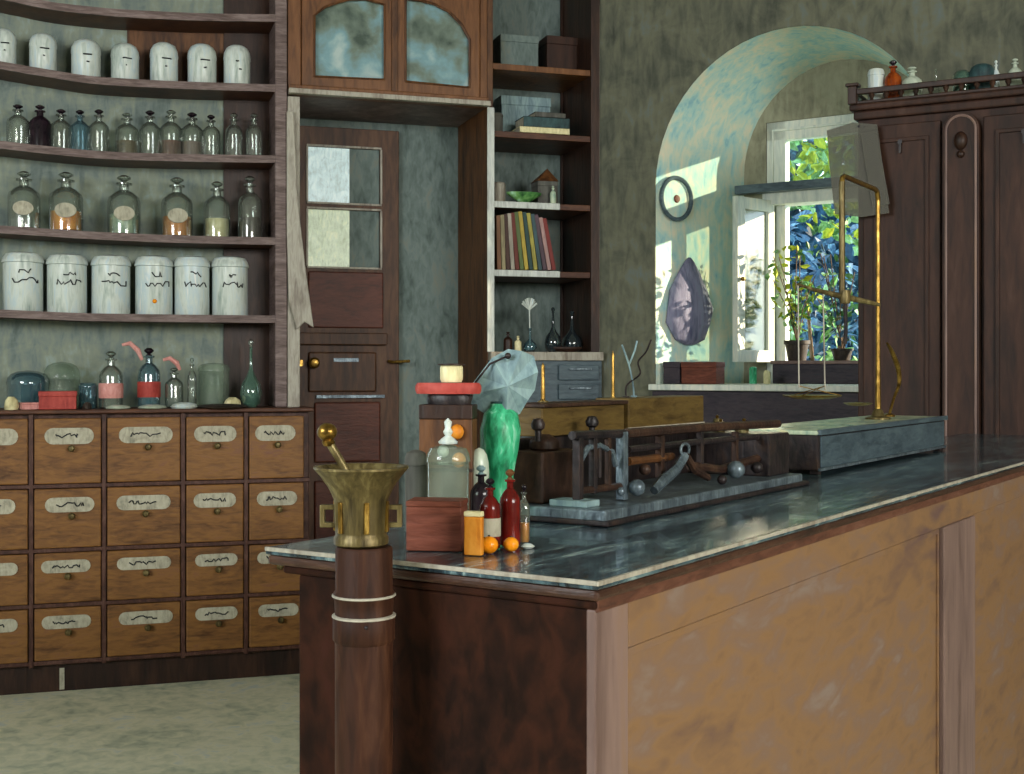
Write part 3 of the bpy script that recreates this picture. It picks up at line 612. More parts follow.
# ================================================================== niche: plate, lilac drop, sill things
def reveal(u, z):                          # point on the left reveal, u from outer (0) to inner (1)
    return xo0+(xi0-xo0)*u, AW+.01+(ND-.01)*u, z
ra = math.atan2(ND, xi0-xo0)               # direction of the reveal in the local plan
def u_at(px):
    best = min((abs(((CO.w(*reveal(i/200, 0)).x)/CO.w(*reveal(i/200, 0)).y*F+512)-px), i/200) for i in range(201)); return best[1]
def rv(px, py):
    u = u_at(px); x, y, _ = reveal(u, 0); return x, y, E-(py-HOR)/F*CO.Y(x, y)
x, y, z = rv(674, 199)
o = thing('wall_plate', 'round blue rimmed plate hung on the pale window reveal', 'plate', CO, x, y, z, ra)
MB().tube([(.122*math.cos(a), -.022, .122*math.sin(a)) for a in [2*math.pi*i/32 for i in range(33)]], .013, 8).build('rim', M['bluegrey'], o)
MB().lathe([(.0, .004), (.108, .006), (.108, .016), (0, .014)], n=28, axis='y').build('plate_centre', M['niche'], o)
MB().lathe([(.0, .0), (.03, .006), (.02, .022), (0, .026)], (.01, 0, 0), 12, axis='y').build('dark_motif', M['redbrown'], o)
x, y, z = rv(690, 345)
zt = rv(690, 258)[2]; hh = zt-z
o = MB().lathe([(.04, 0), (.12, .06*hh), (.18, .25*hh), (.185, .42*hh), (.155, .62*hh), (.09, .82*hh), (.04, .95*hh), (.012, hh)], n=24, sy=.28, wob=.06).build('lilac_drop', M['lilac'], None, 0, fm(CO, x+.01, y-.03, z, ra)); tagit(o, 'drop shaped lilac grey sack on the window reveal', 'form')  # drop shaped solid in lilac grey against the reveal
def onsill(kind, lb, cat, px0, px1, h_, t, mat, dep=.12, rot=0):
    x = CO.x((px0+px1)/2, t); q = CO.Y(x, t)/F; hw = (px1-px0)/2*q/.9; h = h_*q
    o = thing(kind, lb, cat, CO, x, t, SILL+.001, rot)
    MB().box(-hw, hw, -dep/2, dep/2, 0, h*.75).build('box_body', mat, o, .003); MB().box(-hw-.002, hw+.002, -dep/2-.002, dep/2+.002, h*.75, h).build('lid', mat, o, .003); return o
onsill('sill_box', 'dark purple box at the left end of the window sill', 'box', 668, 684, 22, AW+.08, M['under'])
onsill('sill_box', 'red brown box on the window sill beside the dark purple one', 'box', 686, 720, 22, AW+.08, M['redbrown'])
vessel('green_vial', 'small green glass vial on the sill under the open sash', 'bottle', CO, CO.x(753, AW+.3), AW+.3, SILL, .022, .10, M['green'], 'jar')
vessel('white_pot', 'tiny cream pot on the sill right of the green vial', 'pot', CO, CO.x(767, AW+.3), AW+.3, SILL, .02, .08, M['cream'], 'dome')
ty = AI-.10
pxa, pxb = CO.x(778, ty), wx1-.05
o = thing('planter_shelf', 'dark violet wooden box shelf below the open window', 'shelf', CO, pxa, ty, SILL+.001)
hpl = CO.z(pxa, ty, 361)-SILL
MB().box(0, pxb-pxa, -.09, .07, 0, hpl-.02).build('shelf_body', M['under'], o, .004); MB().box(-.01, pxb-pxa+.01, -.1, .075, hpl-.02, hpl).build('shelf_top', M['mauve'], o, .004)
def leaf(mb, c, s, rnd, up=.0):
    a = Vector((rnd.uniform(-1, 1), rnd.uniform(-1, 1), rnd.uniform(-1, 1)+up)).normalized(); b = a.cross(Vector((rnd.uniform(-1, 1), rnd.uniform(-1, 1), rnd.uniform(-1, 1)))).normalized()
    c = Vector(c); n = a.cross(b)*s*.18
    mb.add([c-a*s, c-a*s*.3+b*s*.5+n, c+a*s, c-a*s*.3-b*s*.5+n, c+a*s*.3+b*s*.42+n, c+a*s*.3-b*s*.42+n], [(0, 1, 4, 2), (0, 2, 5, 3)])
def potplant(lb, px, t, z, pr, ph, H_, mats, seed, nl):
    x = CO.x(px, t); o = thing('potted_plant', lb, 'potted plant', CO, x, t, z+.001); rnd = random.Random(seed)
    MB().lathe([(pr*.75, 0), (pr*.98, ph*.8), (pr*1.1, ph*.82), (pr*1.1, ph), (pr*.9, ph), (pr*.88, ph*.9), (0, ph*.9)], n=18).build('pot', M['terra'], o)
    st = MB(); lf = [MB(), MB()]
    for i in range(9):
        a = rnd.uniform(0, 6.28); sp = rnd.uniform(.2, 1)*.2; hh = H_*rnd.uniform(.5, 1); pts = [(0, 0, ph*.9), (sp*.4*math.cos(a), sp*.4*math.sin(a), ph+hh*.5), (sp*math.cos(a), sp*math.sin(a)*.4, ph+hh)]
        st.tube(pts, .003, 5)
        for k in range(nl):
            f = rnd.uniform(.25, 1.05); p = Vector(pts[0]).lerp(Vector(pts[2]), f)+Vector((rnd.gauss(0, .035), rnd.gauss(0, .03), rnd.gauss(0, .03)))
            leaf(lf[rnd.random() < .5], p, rnd.uniform(.018, .036), rnd)
    st.build('stems', M['branch'], o); lf[0].build('foliage', mats[0], o); lf[1].build('foliage', mats[1], o); return o
potplant('leafy yellow green potted plant on the dark shelf in the window', 797, ty-.01, SILL+hpl, .07, .12, .55, (M['leafy'], M['leafg']), 3, 16)
potplant('smaller blue green potted plant in the window partly behind the brass balance', 842, ty-.01, SILL+hpl, .06, .07, .62, (M['leafg'], M['leafb']), 5, 12)

# ================================================================== garden
g = MB().box(-2, 9, AI+.3, AI+14, -.2, -.05).build('ground', M['soil'], None, 0, fm(CO), 'structure')
def bush(kind, lb, x, y, r, H_, mats, seed, n, z0=0, s=.09):
    rnd = random.Random(seed); o = thing(kind, lb, 'bush' if kind == 'garden_bush' else 'tree', CO, x, y, -.05)
    mb = MB()
    for i in range(6):
        a = rnd.uniform(0, 6.28); mb.tube([(0, 0, 0), (r*.2*math.cos(a), r*.2*math.sin(a), H_*.5), (r*.7*math.cos(a), r*.7*math.sin(a), H_*.95)], [.04, .025, .008], 6)
    mb.build('branches', M['branch'], o); lf = [MB() for _ in mats]
    for i in range(n):
        while True:
            p = Vector((rnd.uniform(-1, 1), rnd.uniform(-1, 1), rnd.uniform(-1, 1)))
            if p.length < 1: break
        leaf(lf[rnd.randrange(len(mats))], (p.x*r, p.y*r, z0+(H_-z0)*(.5+.5*p.z)), s*rnd.uniform(.6, 1.3), rnd)
    for m, l in zip(mats, lf): l.build('foliage', m, o)
    return o
def gx(px, t): return CO.x(px, t)
bush('garden_bush', 'loose pale green bush close behind the window', gx(825, AI+1.6), AI+1.6, .7, 2.35, [M['leafg'], M['leafb']], 1, 900, .6, .06)
bush('garden_tree', 'yellow green tree crown seen through the upper window light', gx(880, AI+2.6), AI+2.6, .75, 4.0, [M['leafy'], M['leafg']], 2, 1000, 2.6, .06)
bush('garden_bush', 'dark blue green bush filling the background of the window', gx(790, AI+4.5), AI+4.5, 1.6, 3.2, [M['leafb']], 3, 2600, .2, .12)
bush('garden_tree', 'dark blue green tree far behind the window', gx(840, AI+7), AI+7, 2.6, 6.2, [M['leafb'], M['leafb'], M['leafg']], 4, 3200, .8, .17)

# ================================================================== right: dark wardrobe cabinet
AC = 4.37
CB = thing('tall_cabinet', 'tall dark maroon cupboard with a small gallery rail at the right end of the counter', 'cupboard', CO, 0, AC, 0)
kx0 = CO.x(858, AC); kx1 = CO.x(1024, AC)+.75; kz = lambda py, px=862: CO.xz(px, py, AC)[1]
ktop = kz(112)
def K(name, mb, mat=None, bevel=.005, parent=None):
    if parent is None:
        for v in mb.v: v.x -= kx0
    else:
        for v in mb.v: v.x -= kx0
    return mb.build(name, mat or M['maroon'], parent or CB, bevel)
K('carcass', MB().box(kx0, kx1, 0, .58, 0, ktop))
K('cornice', MB().box(kx0-.03, kx1+.03, -.05, .6, ktop, ktop+.03).box(kx0-.015, kx1+.02, -.03, .59, ktop-.04, ktop), bevel=.008)
zg = ktop+.03; zr = kz(92)
CB.location = CO.w(kx0, AC, 0); CB.rotation_euler = (0, 0, CO.a+math.radians(4.5)); bpy.context.view_layer.update()
gal = K('gallery_rail', MB().box(kx0-.02, kx1+.02, -.045, -.015, zr-.018, zr+.008).box(kx0-.02, kx1+.02, -.045, -.012, zg, zg+.015).box(kx0-.03, kx0-.0, -.05, .55, zr-.015, zr+.004), M['dwood'], .004)
K('corner_post', MB().box(kx0-.035, kx0+.005, -.055, -.01, zg, zr+.02).box(kx0-.045, kx0+.015, -.06, 0, zr+.02, zr+.035), M['dwood'], .004)
nb = 22
for i in range(nb):
    x = kx0+.07+(kx1-kx0-.1)*i/(nb-1); hz = zr-zg
    K('baluster', MB().lathe([(.009, 0), (.013, hz*.15), (.007, hz*.35), (.014, hz*.6), (.007, hz*.85), (.010, hz)], (x, -.03, zg), 10), M['dwood'], 0)
def kpx(px): return CO.x(px, AC)
for xa, xb in ((kpx(864), kpx(940)), (kpx(982), kx1-.04)):
    dr = K('door', MB().box(xa, xb, -.022, 0, .2, kz(128)))
    zt, zb_ = kz(142), kz(425)
    K('panel_moulding', MB().plate([(xa+.05, .3), (xb-.05, .3), (xb-.05, zt), (xa+.05, zt)], [[(xa+.068, .318), (xa+.068, zt-.018), (xb-.068, zt-.018), (xb-.068, .318)]], -.032, -.018), M['maroon'], .003, dr)
    K('keyhole', MB().lathe([(.011, 0), (.011, .004)], (xa+.17, -.034, zt-.02), 12, axis='y').box(xa+.165, xa+.175, -.037, -.022, zt-.07, zt-.02), M['blackm'], 0, dr)
pa, pb = kpx(943), kpx(979); pc = (pa+pb)/2; pr = (pb-pa)/2
zs = kz(140)
K('pilaster', MB().plate([(pa, .1), (pb, .1)]+[(pc+pr*math.cos(a), zs+pr*math.sin(a)) for a in [math.pi*i/14 for i in range(15)]], [], -.05, 0), bevel=.004)
K('pilaster_bead', MB().tube([(pa+.015, -.052, .1), (pa+.015, -.052, zs)]+[(pc+(pr-.015)*math.cos(math.pi-a), -.052, zs+(pr-.015)*math.sin(a)) for a in [math.pi*i/14 for i in range(15)]]+[(pb-.015, -.052, .1)], .006, 6), M['mauve'], 0)
K('pilaster_ornament', MB().ball(.03, (pc, -.05, zs-.05), sz=1.4).ball(.018, (pc, -.05, zs-.11)), M['dwood'], 0)
K('base_moulding', MB().box(kx0-.02, kx1, -.04, 0, 0, .12))
for i, (px, w_, h_, mt, st, lb) in enumerate([(876, 16, 36, 'white', 'jar', 'whitish jar behind the gallery rail left of the amber bottle'), (893, 17, 42, 'amber', 'bottle', 'amber brown bottle with black stopper on top of the dark cupboard'),
        (912, 20, 34, 'opal', 'bottle', 'pale bottle directly right of the amber bottle on the cupboard'), (936, 12, 30, 'clear', 'flask', 'clear flask behind the gallery rail near its middle'),
        (962, 18, 26, 'greenish', 'dome', 'low greenish jar on the dark cupboard'), (982, 24, 30, 'teal', 'dome', 'dark teal domed jar on the dark cupboard'), (996, 7, 32, 'white', 'bottle', 'thin white bottle beside the teal jar'), (1015, 14, 32, 'opal', 'bottle', 'pale bottle at the right picture edge on the cupboard')]):
    t = AC+.10+max(0, CO.x(px, AC)-kx0)*.079; x = CO.x(px, t); q = CO.Y(x, t)/F; m = M.get(mt) or G[mt]
    vessel('cupboard_top_'+('jar' if st in ('jar', 'dome') else 'bottle'), lb, 'jar' if st in ('jar', 'dome') else 'bottle', CO, x, t, zg, w_/2*q, h_*q+.02, m, st, stopper=M['blackglass'] if mt == 'amber' else None)
# grey translucent sheet
t = AC-.03; pts = [CO.xz(px, py, t) for px, py in [(830, 132), (856, 124), (880, 126), (886, 170), (892, 214), (864, 218), (838, 215), (833, 170)]]
ox, oz = pts[0]
for lbn, seg in (('a', pts),):
    o = thing('hanging_paper', 'grey translucent paper sheet hanging from the cupboard corner in front of the window', 'paper sheet', CO, ox, t, oz)
    MB().plate([(x-ox, z-oz) for x, z in seg], [], -.045, -.042).build('sheet', G['veil'], o)
    MB().plate([(CO.x(a, t)-ox, CO.z(CO.x(a, t), t, b)-oz) for a, b in [(864, 135), (880, 132), (893, 205), (876, 208)]], [], -.052, -.049).build('pale_fold', G['veil'], o)
    MB().tube([(CO.x(862, t)-ox, -.05, CO.z(CO.x(862, t), t, 128)-oz), (CO.x(862, t)-ox, .02, CO.z(CO.x(862, t), t, 126)-oz)], .006).build('pin', M['blackm'], o)

# ================================================================== counter
CN = thing('counter', 'long pharmacy counter with polished black top and tan panelled side', 'counter', CO, 0, 0, 0)
CL, CWd = AC-.062, .604
def N(name, mb, mat, bevel=.004, parent=None): return mb.build(name, mat, parent or CN, bevel)
N('counter_top', MB().box(-CWd, 0, 0, CL, CT-.012, CT), M['top'], .003)
N('top_edge', MB().box(-CWd+.002, -.002, .002, CL, CT-.028, CT-.012), M['topedge'], .006)
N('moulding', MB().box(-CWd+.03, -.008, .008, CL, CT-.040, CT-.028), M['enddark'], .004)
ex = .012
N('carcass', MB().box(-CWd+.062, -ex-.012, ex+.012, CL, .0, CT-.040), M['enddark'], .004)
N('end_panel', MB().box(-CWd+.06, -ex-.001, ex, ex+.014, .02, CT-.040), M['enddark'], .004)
# long side: frame and sunk panels
a0, a1, a2, a3 = .104, 1.71, 2.05, CL
mb = MB(); side = lambda y0, y1, z0, z1, th, m=mb: m.box(-ex-.012, -ex+th, y0, y1, z0, z1)
N('corner_stile', MB().box(-ex-.013, -ex+.002, ex-.001, a0, .02, CT-.040), M['mauve'], .003)
N('top_rail', MB().box(-ex-.012, -ex+.002, a0, a3, 1.262, CT-.040), M['tan'], .003)
N('bottom_rail', MB().box(-ex-.012, -ex+.002, a0, a3, .02, .2), M['tan'], .003)
N('side_panel', MB().box(-ex-.012, -ex-.004, a0, a1, .2, 1.262), M['tan'], .002)
N('panel_moulding', MB().plate([(a0, .2), (a1, .2), (a1, 1.262), (a0, 1.262)], [[(a0+.012, .212), (a0+.012, 1.250), (a1-.012, 1.250), (a1-.012, .212)]], ex+.004-.0, ex-.001), M['tan'], .001).matrix_local = Matrix(((0, -1, 0, 0), (1, 0, 0, 0), (0, 0, 1, 0), (0, 0, 0, 1)))
N('pilaster', MB().box(-ex-.012, -ex+.006, a1+.03, a2, .02, 1.262), M['mauve'], .004)
N('shadow_groove', MB().box(-ex-.012, -ex-.006, a1, a1+.03, .02, 1.262), M['dwood'], 0)
N('side_panel', MB().box(-ex-.012, -ex-.003, a2, a3, .2, 1.262), M['tan'], .002)
N('apron', MB().box(-ex-.012, -ex+.005, ex, a3, CT-.044, CT-.026), M['mauve_d'], .002)
N('edge_highlight', MB().box(-.004, .0015, -.0015, CL, CT-.006, CT+.0006).box(-CWd, 0, -.0015, .003, CT-.006, CT+.0006), M['paleframe'], .001)  # bevel highlight built as a pale strip along the edges of the top
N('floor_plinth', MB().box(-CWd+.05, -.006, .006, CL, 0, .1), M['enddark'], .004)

# ---- mortar on its turned wooden stand
Ym = 1.80; mx, my = CO.loc((364-512)/F*Ym, Ym); zm = E-(546-HOR)/F*Ym
ST = thing('mortar_stand', 'round turned brown wooden post in front of the counter carrying the brass mortar', 'post', CO, mx, my, 0)
MB().lathe([(.075, 0), (.075, .05), (.055, .09), (.0415, .12), (.0405, .8), (.041, zm-.135)], n=32).build('shaft', M['stand'], ST)
MB().lathe([(.041, zm-.135), (.044, zm-.131), (.044, zm-.100), (.041, zm-.096), (.042, zm-.075), (.0435, zm-.072), (.0435, zm-.066), (.0405, zm-.062), (.0405, zm-.004), (.038, zm)], n=32).build('collar', M['stand'], ST)
for zz_ in (zm-.098, zm-.069): MB().lathe([(.0425, zz_-.0025), (.0452, zz_-.001), (.0452, zz_+.001), (.0425, zz_+.0025)], n=32).build('pale_ring', M['paleframe'], ST)
MB().ball(.003, (.030, -.031, zm-.107)).build('nail', M['blackm'], ST)
MO = thing('brass_mortar', 'old brass mortar with flared rim and square handles on the wooden post', 'mortar', CO, mx, my, zm+.0008, -ANG_C)
hm = .112
MB().lathe([(.034, 0), (.0385, .003), (.0385, .012), (.036, .016), (.0365, .020), (.0375, .05), (.0385, .066), (.046, .082), (.057, .098), (.064, .106), (.067, .109), (.067, hm), (.061, hm), (.052, .098), (.038, .07), (.03, .02), (0, .012)], n=40).build('bowl', M['oldbrass'], MO)
for k in range(6):
    a = math.pi*2*(k+.3)/6; m = MB().box(-.004, .004, .033, .0405, .02, .064).build('rib', M['brass'], MO, .0015); m.rotation_euler = (0, 0, a)
for s_ in (-1, 1):
    MB().plate([(s_*.034, .026), (s_*.058, .026), (s_*.058, .058), (s_*.034, .058)], [[(s_*.038, .033), (s_*.051, .033), (s_*.051, .051), (s_*.038, .051)]], -.006, .006).build('square_handle', M['oldbrass'], MO, .0015)
MO.location.x -= .004
def wz(px, py, Y): return ((px-512)/F*Y, E-(py-HOR)/F*Y)
PE = thing('brass_pestle', 'brass pestle with a round knob leaning inside the mortar', 'pestle', CO, mx, my, zm+.02, -ANG_C)
zk = E-(432-HOR)/F*Ym-zm-.02; xk = (330-364)/F*Ym
PE_p = [(.012, .0, .0), (-.002, 0, .04), (-.02, 0, .085), (xk+.003, 0, zk-.015)]
MB().tube(PE_p, [.013, .008, .0055, .006], 12).build('shaft', M['oldbrass'], PE)
MB().ball(.0145, (xk, 0, zk), 18, .9).lathe([(.007, -.006), (.010, 0), (.007, .004)], (xk+.002, 0, zk-.014), 14).build('knob', M['brass'], PE)

PE.location.x -= .004
# ---- things at the near end of the counter
def cbox(kind, lb, cat, px, py, w_, h_, dep, mat, rot=0, lid=None, z=CT):
    x, y = on_counter(px, py, z); q = CO.Y(x, y)/F; hw = w_/2*q; h = h_*q
    o = thing(kind, lb, cat, CO, x, y+dep/2*.8, z+.0008, rot)
    MB().box(-hw, hw, -dep/2, dep/2, 0, h*(.88 if lid else 1)).build('box_body', mat, o, .002)
    if lid: MB().box(-hw*1.01, hw*1.01, -dep/2-.001, dep/2+.001, h*.88, h).build('lid', lid, o, .002)
    return o, q, h
def cv(kind, lb, cat, px, py, w_, h_, mat, style, **k):
    x, y = on_counter(px, py); q = CO.Y(x, y)/F; return vessel(kind, lb, cat, CO, x, y, CT, w_/2*q, h_*q, mat, style, rot=-ANG_C, **k)
cbox('wooden_box', 'red brown wooden box at the near left end of the counter top', 'box', 428, 551, 56, 50, .06, M['redbrown'], .45, M['redbrown'])
cbox('orange_carton', 'upright orange carton leaning at the right end of the red brown box', 'carton', 472, 556, 19, 44, .012, M['orange'], .3, M['cream'])
cv('medicine_bottle', 'dark brown bottle with a pale label and orange foot beside the orange carton', 'bottle', 490, 549, 21, 70, M['redliq'], 'bottle', stopper=M['blackglass'], lab=M['tag'])
cv('medicine_bottle', 'deep red bottle at the middle of the small bottles on the counter', 'bottle', 510, 546, 21, 76, M['redliq'], 'bottle', stopper=M['wood'])
cv('medicine_bottle', 'slim clear bottle at the right of the deep red one', 'bottle', 524, 543, 12, 58, G['clear'], 'bottle', stopper=M['blackglass'], content=M['ambr'])
cv('medicine_bottle', 'nearly black bottle behind the orange carton', 'bottle', 481, 532, 22, 66, M['blackglass'], 'bottle', stopper=M['shade'])
for px, py, w_, h_, lb in ((489, 554, 19, 17, 'round orange fruit in front of the dark brown bottle'), (511, 552, 16, 17, 'round orange fruit in front of the deep red bottle')):
    x, y = on_counter(px, py); q = CO.Y(x, y)/F; r = w_/2*q
    o = thing('added_orange_lump', lb, 'blob', CO, x, y, CT+.0005)  # orange blob added for the amber bottom of the bottle behind
    MB().ball(r, (0, 0, r*.92), 16, .92).build('blob', M['ambr'], o); MB().cyl(r*.12, 0, r*.2, (0, 0, r*1.78), 8).build('nub', M['terra'], o)
x, y = on_counter(524, 547); o = MB().lathe([(.008, 0), (.011, .003), (.006, .007), (0, .008)], n=12, wob=.1).build('white_scrap', M['white'], None, 0, fm(CO, x+.014, y-.012, CT+.0008)); tagit(o, 'tiny white scrap at the foot of the slim clear bottle', 'scrap')
cv('grey_canister', 'narrow grey canister behind the red brown box, at the left', 'canister', 416, 532, 22, 82, M['cloth'], 'jar')
cv('glass_jar', 'large pale glass jar with a white stopper behind the red brown box', 'jar', 448, 537, 42, 92, G['sash'], 'jar', content=None)
x, y = on_counter(448, 537); q = CO.Y(x, y)/F
o = thing('jar_stopper', 'pointed white glass stopper standing on the large pale jar', 'stopper', CO, x, y, CT+92*q+.002)
MB().lathe([(9*q, 0), (10*q, 2*q), (7*q, 5*q), (3*q, 8*q), (5*q, 12*q), (3*q, 16*q), (4*q, 22*q), (0, 26*q)], n=14).build('stopper_body', M['white'], o)
cv('pale_jar', 'small pale green grey jar right of the large glass jar', 'jar', 479, 526, 20, 78, M['opal'], 'dome')
o, q, h = cbox('wooden_chest', 'tall brown wooden chest with dark rim behind the glass jar', 'chest', 441, 527, 54, 122, .055, M['wood'], .45, M['dwood'])
x_, y_ = o.location.x, o.location.y; cx_, cy_ = CO.loc(x_, y_); zc = CT+h+.001
MB().box(-27.5*q, 27.5*q, -.029, .029, h*.45, h*.48).build('band', M['dwood'], o, .001)
MB().ball(7*q, (12*q, -.032, h*.78), sz=1.1).build('amber_ball', M['orange'], o); MB().ball(6*q, (-2*q, -.031, h*.62), sz=1.1).build('white_ball', M['white'], o)
MB().ball(7*q, (14*q, -.032, h*.55), sz=1.1).build('amber_ball', M['orange'], o)
def stack(kind, lb, cat, w_, h_, z, mat, dx=0):
    o = thing(kind, lb, cat, CO, cx_+dx*q, cy_, z, -ANG_C*.7)
    n = 10; s = w_/2*q; hh = h_*q
    MB().lathe([(s*.96, 0), (s, hh*.3), (s, hh*.7), (s*.94, hh)], n=28, sy=.55).build('disc', mat, o); return z+hh+.001
zc = stack('black_lid', 'thick black round lid on the tall brown chest', 'lid', 46, 10, zc, M['blackm'], 1)
zc = stack('red_disc', 'wide flat red disc lying on the black lid', 'disc', 68, 11, zc, M['red'], 0)
o = thing('cream_pot', 'small cream pot standing on the red disc', 'pot', CO, cx_+4*q, cy_, zc, -ANG_C)
MB().lathe([(10*q, 0), (11.5*q, 3*q), (11.5*q, 15*q), (10.5*q, 17*q)], n=20).build('pot_body', M['cream'], o); MB().lathe([(14*q, 17*q), (14*q, 18.5*q), (0, 19*q)], n=20).build('lid', M['dwood'], o)
# lamp-like green vase and blue-grey paper shade
x, y = on_counter(500, 522); q = CO.Y(x, y)/F
o = thing('green_vase', 'tall bright green glazed vase under the blue grey paper cone', 'vase', CO, x, y, CT+.0008, -ANG_C)
MB().lathe([(13*q, 0), (16*q, 4*q), (12*q, 30*q), (14*q, 48*q), (19*q, 70*q), (20.5*q, 92*q), (17*q, 108*q), (11*q, 114*q), (10*q, 118*q)], n=22, wob=.05).build('vase_body', M['green'], o)
MB().lathe([(10*q, 118*q), (11*q, 120*q), (0, 122*q)], n=18).build('stopper', M['teal'], o)
o = thing('paper_cone', 'large crumpled blue grey paper cone resting on the green vase', 'paper cone', CO, x, y, CT+120*q, -ANG_C)
P0 = Vector((18*q, 0, 48*q)); rim = []
out = [(-30, -2), (-36, 6), (-22, 26), (-8, 44), (8, 53), (22, 51), (34, 46), (38, 30), (35, 12), (28, 2), (20, -12), (6, -18), (-12, -14)]
nn = len(out); vs = [(8*q, -.035, 16*q), (4*q, .02, 16*q)]+[(a*q, (-.012 if i % 2 else .006), b*q) for i, (a, b) in enumerate(out)]
fs = [(0, 2+i, 2+(i+1) % nn) for i in range(nn)]+[(1, 2+(i+1) % nn, 2+i) for i in range(nn)]
MB().add(vs, fs).build('cone_body', M['shade'], o)
MB().tube([(-30*q, -.014, -2*q), (-24*q, -.02, 20*q), (-10*q, -.02, 38*q), (6*q, -.016, 45*q)], .0022, 6).ball(.006, (8*q, -.018, 46*q)).build('dark_wire', M['blackm'], o)

# ---- dark apparatus on its slab
B0, B1, A0_, A1_ = -.30, -.55, .52, 1.50
AP = thing('iron_apparatus', 'dark iron balance apparatus on a long low slab in the middle of the counter', 'apparatus', CO, 0, 0, CT+.0008)
def ap(name, mb, mat, bevel=.002): return mb.build(name, mat, AP, bevel)
ap('slab', MB().box(B1, B0+.02, A0_, A1_, 0, .028), M['steel'], .004); ap('slab_foot', MB().box(B1+.01, B0+.03, A0_-.008, A1_+.02, 0, .010), M['blackm'], .003)
ap('back_plate', MB().box(B1+.01, B1+.03, A0_+.03, A1_-.02, .028, .145), M['blackm'])
ap('left_body', MB().box(B1+.04, B1+.12, A0_+.03, A0_+.17, .028, .125).lathe([(.03, 0), (.028, .02), (.01, .03)], (B1+.08, A0_+.1, .125), 14), M['brownm'], .004)
def loc2(px, py, yy):                     # place on the plane x = yy of the counter frame
    r = (px-512)/F; o_ = CO.o+CO.ex*yy; a = -(o_.x-r*o_.y)/(CO.ey.x-r*CO.ey.y); Y = (o_+CO.ey*a).y; return Vector((yy, a, E-(py-HOR)/F*Y-CT))
xf = -.34
def bar(name, pts, r, mat, xx=xf, n=8):
    r = [q*1.3 for q in r] if isinstance(r, list) else r*1.4
    return ap(name, MB().tube([loc2(a, b, xx) for a, b in pts], r, n), mat, 0)
def post(px, py0, py1, r, mat=M['blackm'], xx=xf):
    r *= 1.3; p, q_ = loc2(px, py0, xx), loc2(px, py1, xx); ap('post', MB().box(p.x-r, p.x+r, p.y-r, p.y+r, min(p.z, q_.z), max(p.z, q_.z)), mat, .0015)
post(578, 438, 500, .006); post(593, 438, 494, .005); post(622, 432, 500, .007, M['steel']); post(608, 438, 488, .004, M['brownm'])
bar('cross_bar', [(572, 436), (625, 434)], .006, M['blackm']); bar('cross_bar', [(576, 492), (625, 486)], .005, M['brownm'])
bar('yoke', [(580, 462), (588, 448), (600, 446), (612, 452), (616, 466)], .004, M['steel']); bar('hanger', [(598, 448), (598, 478)], .005, M['blackm'])
bar('cross_bar', [(625, 434), (700, 428), (778, 424)], .007, M['brownm']); bar('cross_bar', [(628, 450), (700, 442), (770, 436)], .005, M['blackm']); bar('cross_bar', [(628, 462), (672, 457)], .006, M['wood'])
bar('cross_bar', [(690, 466), (720, 470), (760, 458)], .007, M['brownm'])
post(767, 436, 470, .008, M['steel']); post(660, 436, 478, .006, M['brownm']); post(700, 432, 475, .005); post(735, 432, 468, .005, M['brownm'])
bar('wishbone_arm', [(685, 456), (676, 470), (663, 481), (654, 491)], [.007, .008, .009, .007], M['steel'], -.31); bar('wishbone_arm', [(686, 456), (694, 470), (708, 478)], [.006, .007, .006], M['brownm'], -.31)
p = loc2(685, 450, -.31); rr = 6*CO.Y(-.31, p.y)/F
ap('ring', MB().tube([(p.x, p.y+rr*math.cos(a)*1.6, p.z+rr*math.sin(a)) for a in [2*math.pi*i/16 for i in range(17)]], .003, 6), M['steel'], 0)
for px, py, r_, mt in ((637, 488, 8.5, 'steel'), (621, 492, 4.5, 'steel'), (736, 470, 9, 'steel'), (757, 468, 6, 'blackm'), (645, 470, 6, 'brownm'), (722, 480, 5, 'blackm')):
    p = loc2(px, py, -.315); rr = r_*CO.Y(-.315, p.y)/F; ap('round_weight', MB().ball(rr, (p.x, p.y, max(p.z, .028+rr)), 14), M[mt], 0)
for px, py in ((538, 428), (592, 425)):
    p = loc2(px, py, -.45); ap('black_knob', MB().lathe([(.006, -.02), (.006, 0), (.012, .004), (.014, .012), (.009, .022), (0, .024)], (p.x, p.y, p.z-.006), 14), M['blackm'], 0)
ap('end_block', MB().box(B1+.02, B0-.01, A1_-.14, A1_-.01, .028, .128), M['blackm'], .004)
ap('white_card', MB().box(B1+.14, B1+.22, A0_+.02, A0_+.07, .028, .040), M['shade'], .002)
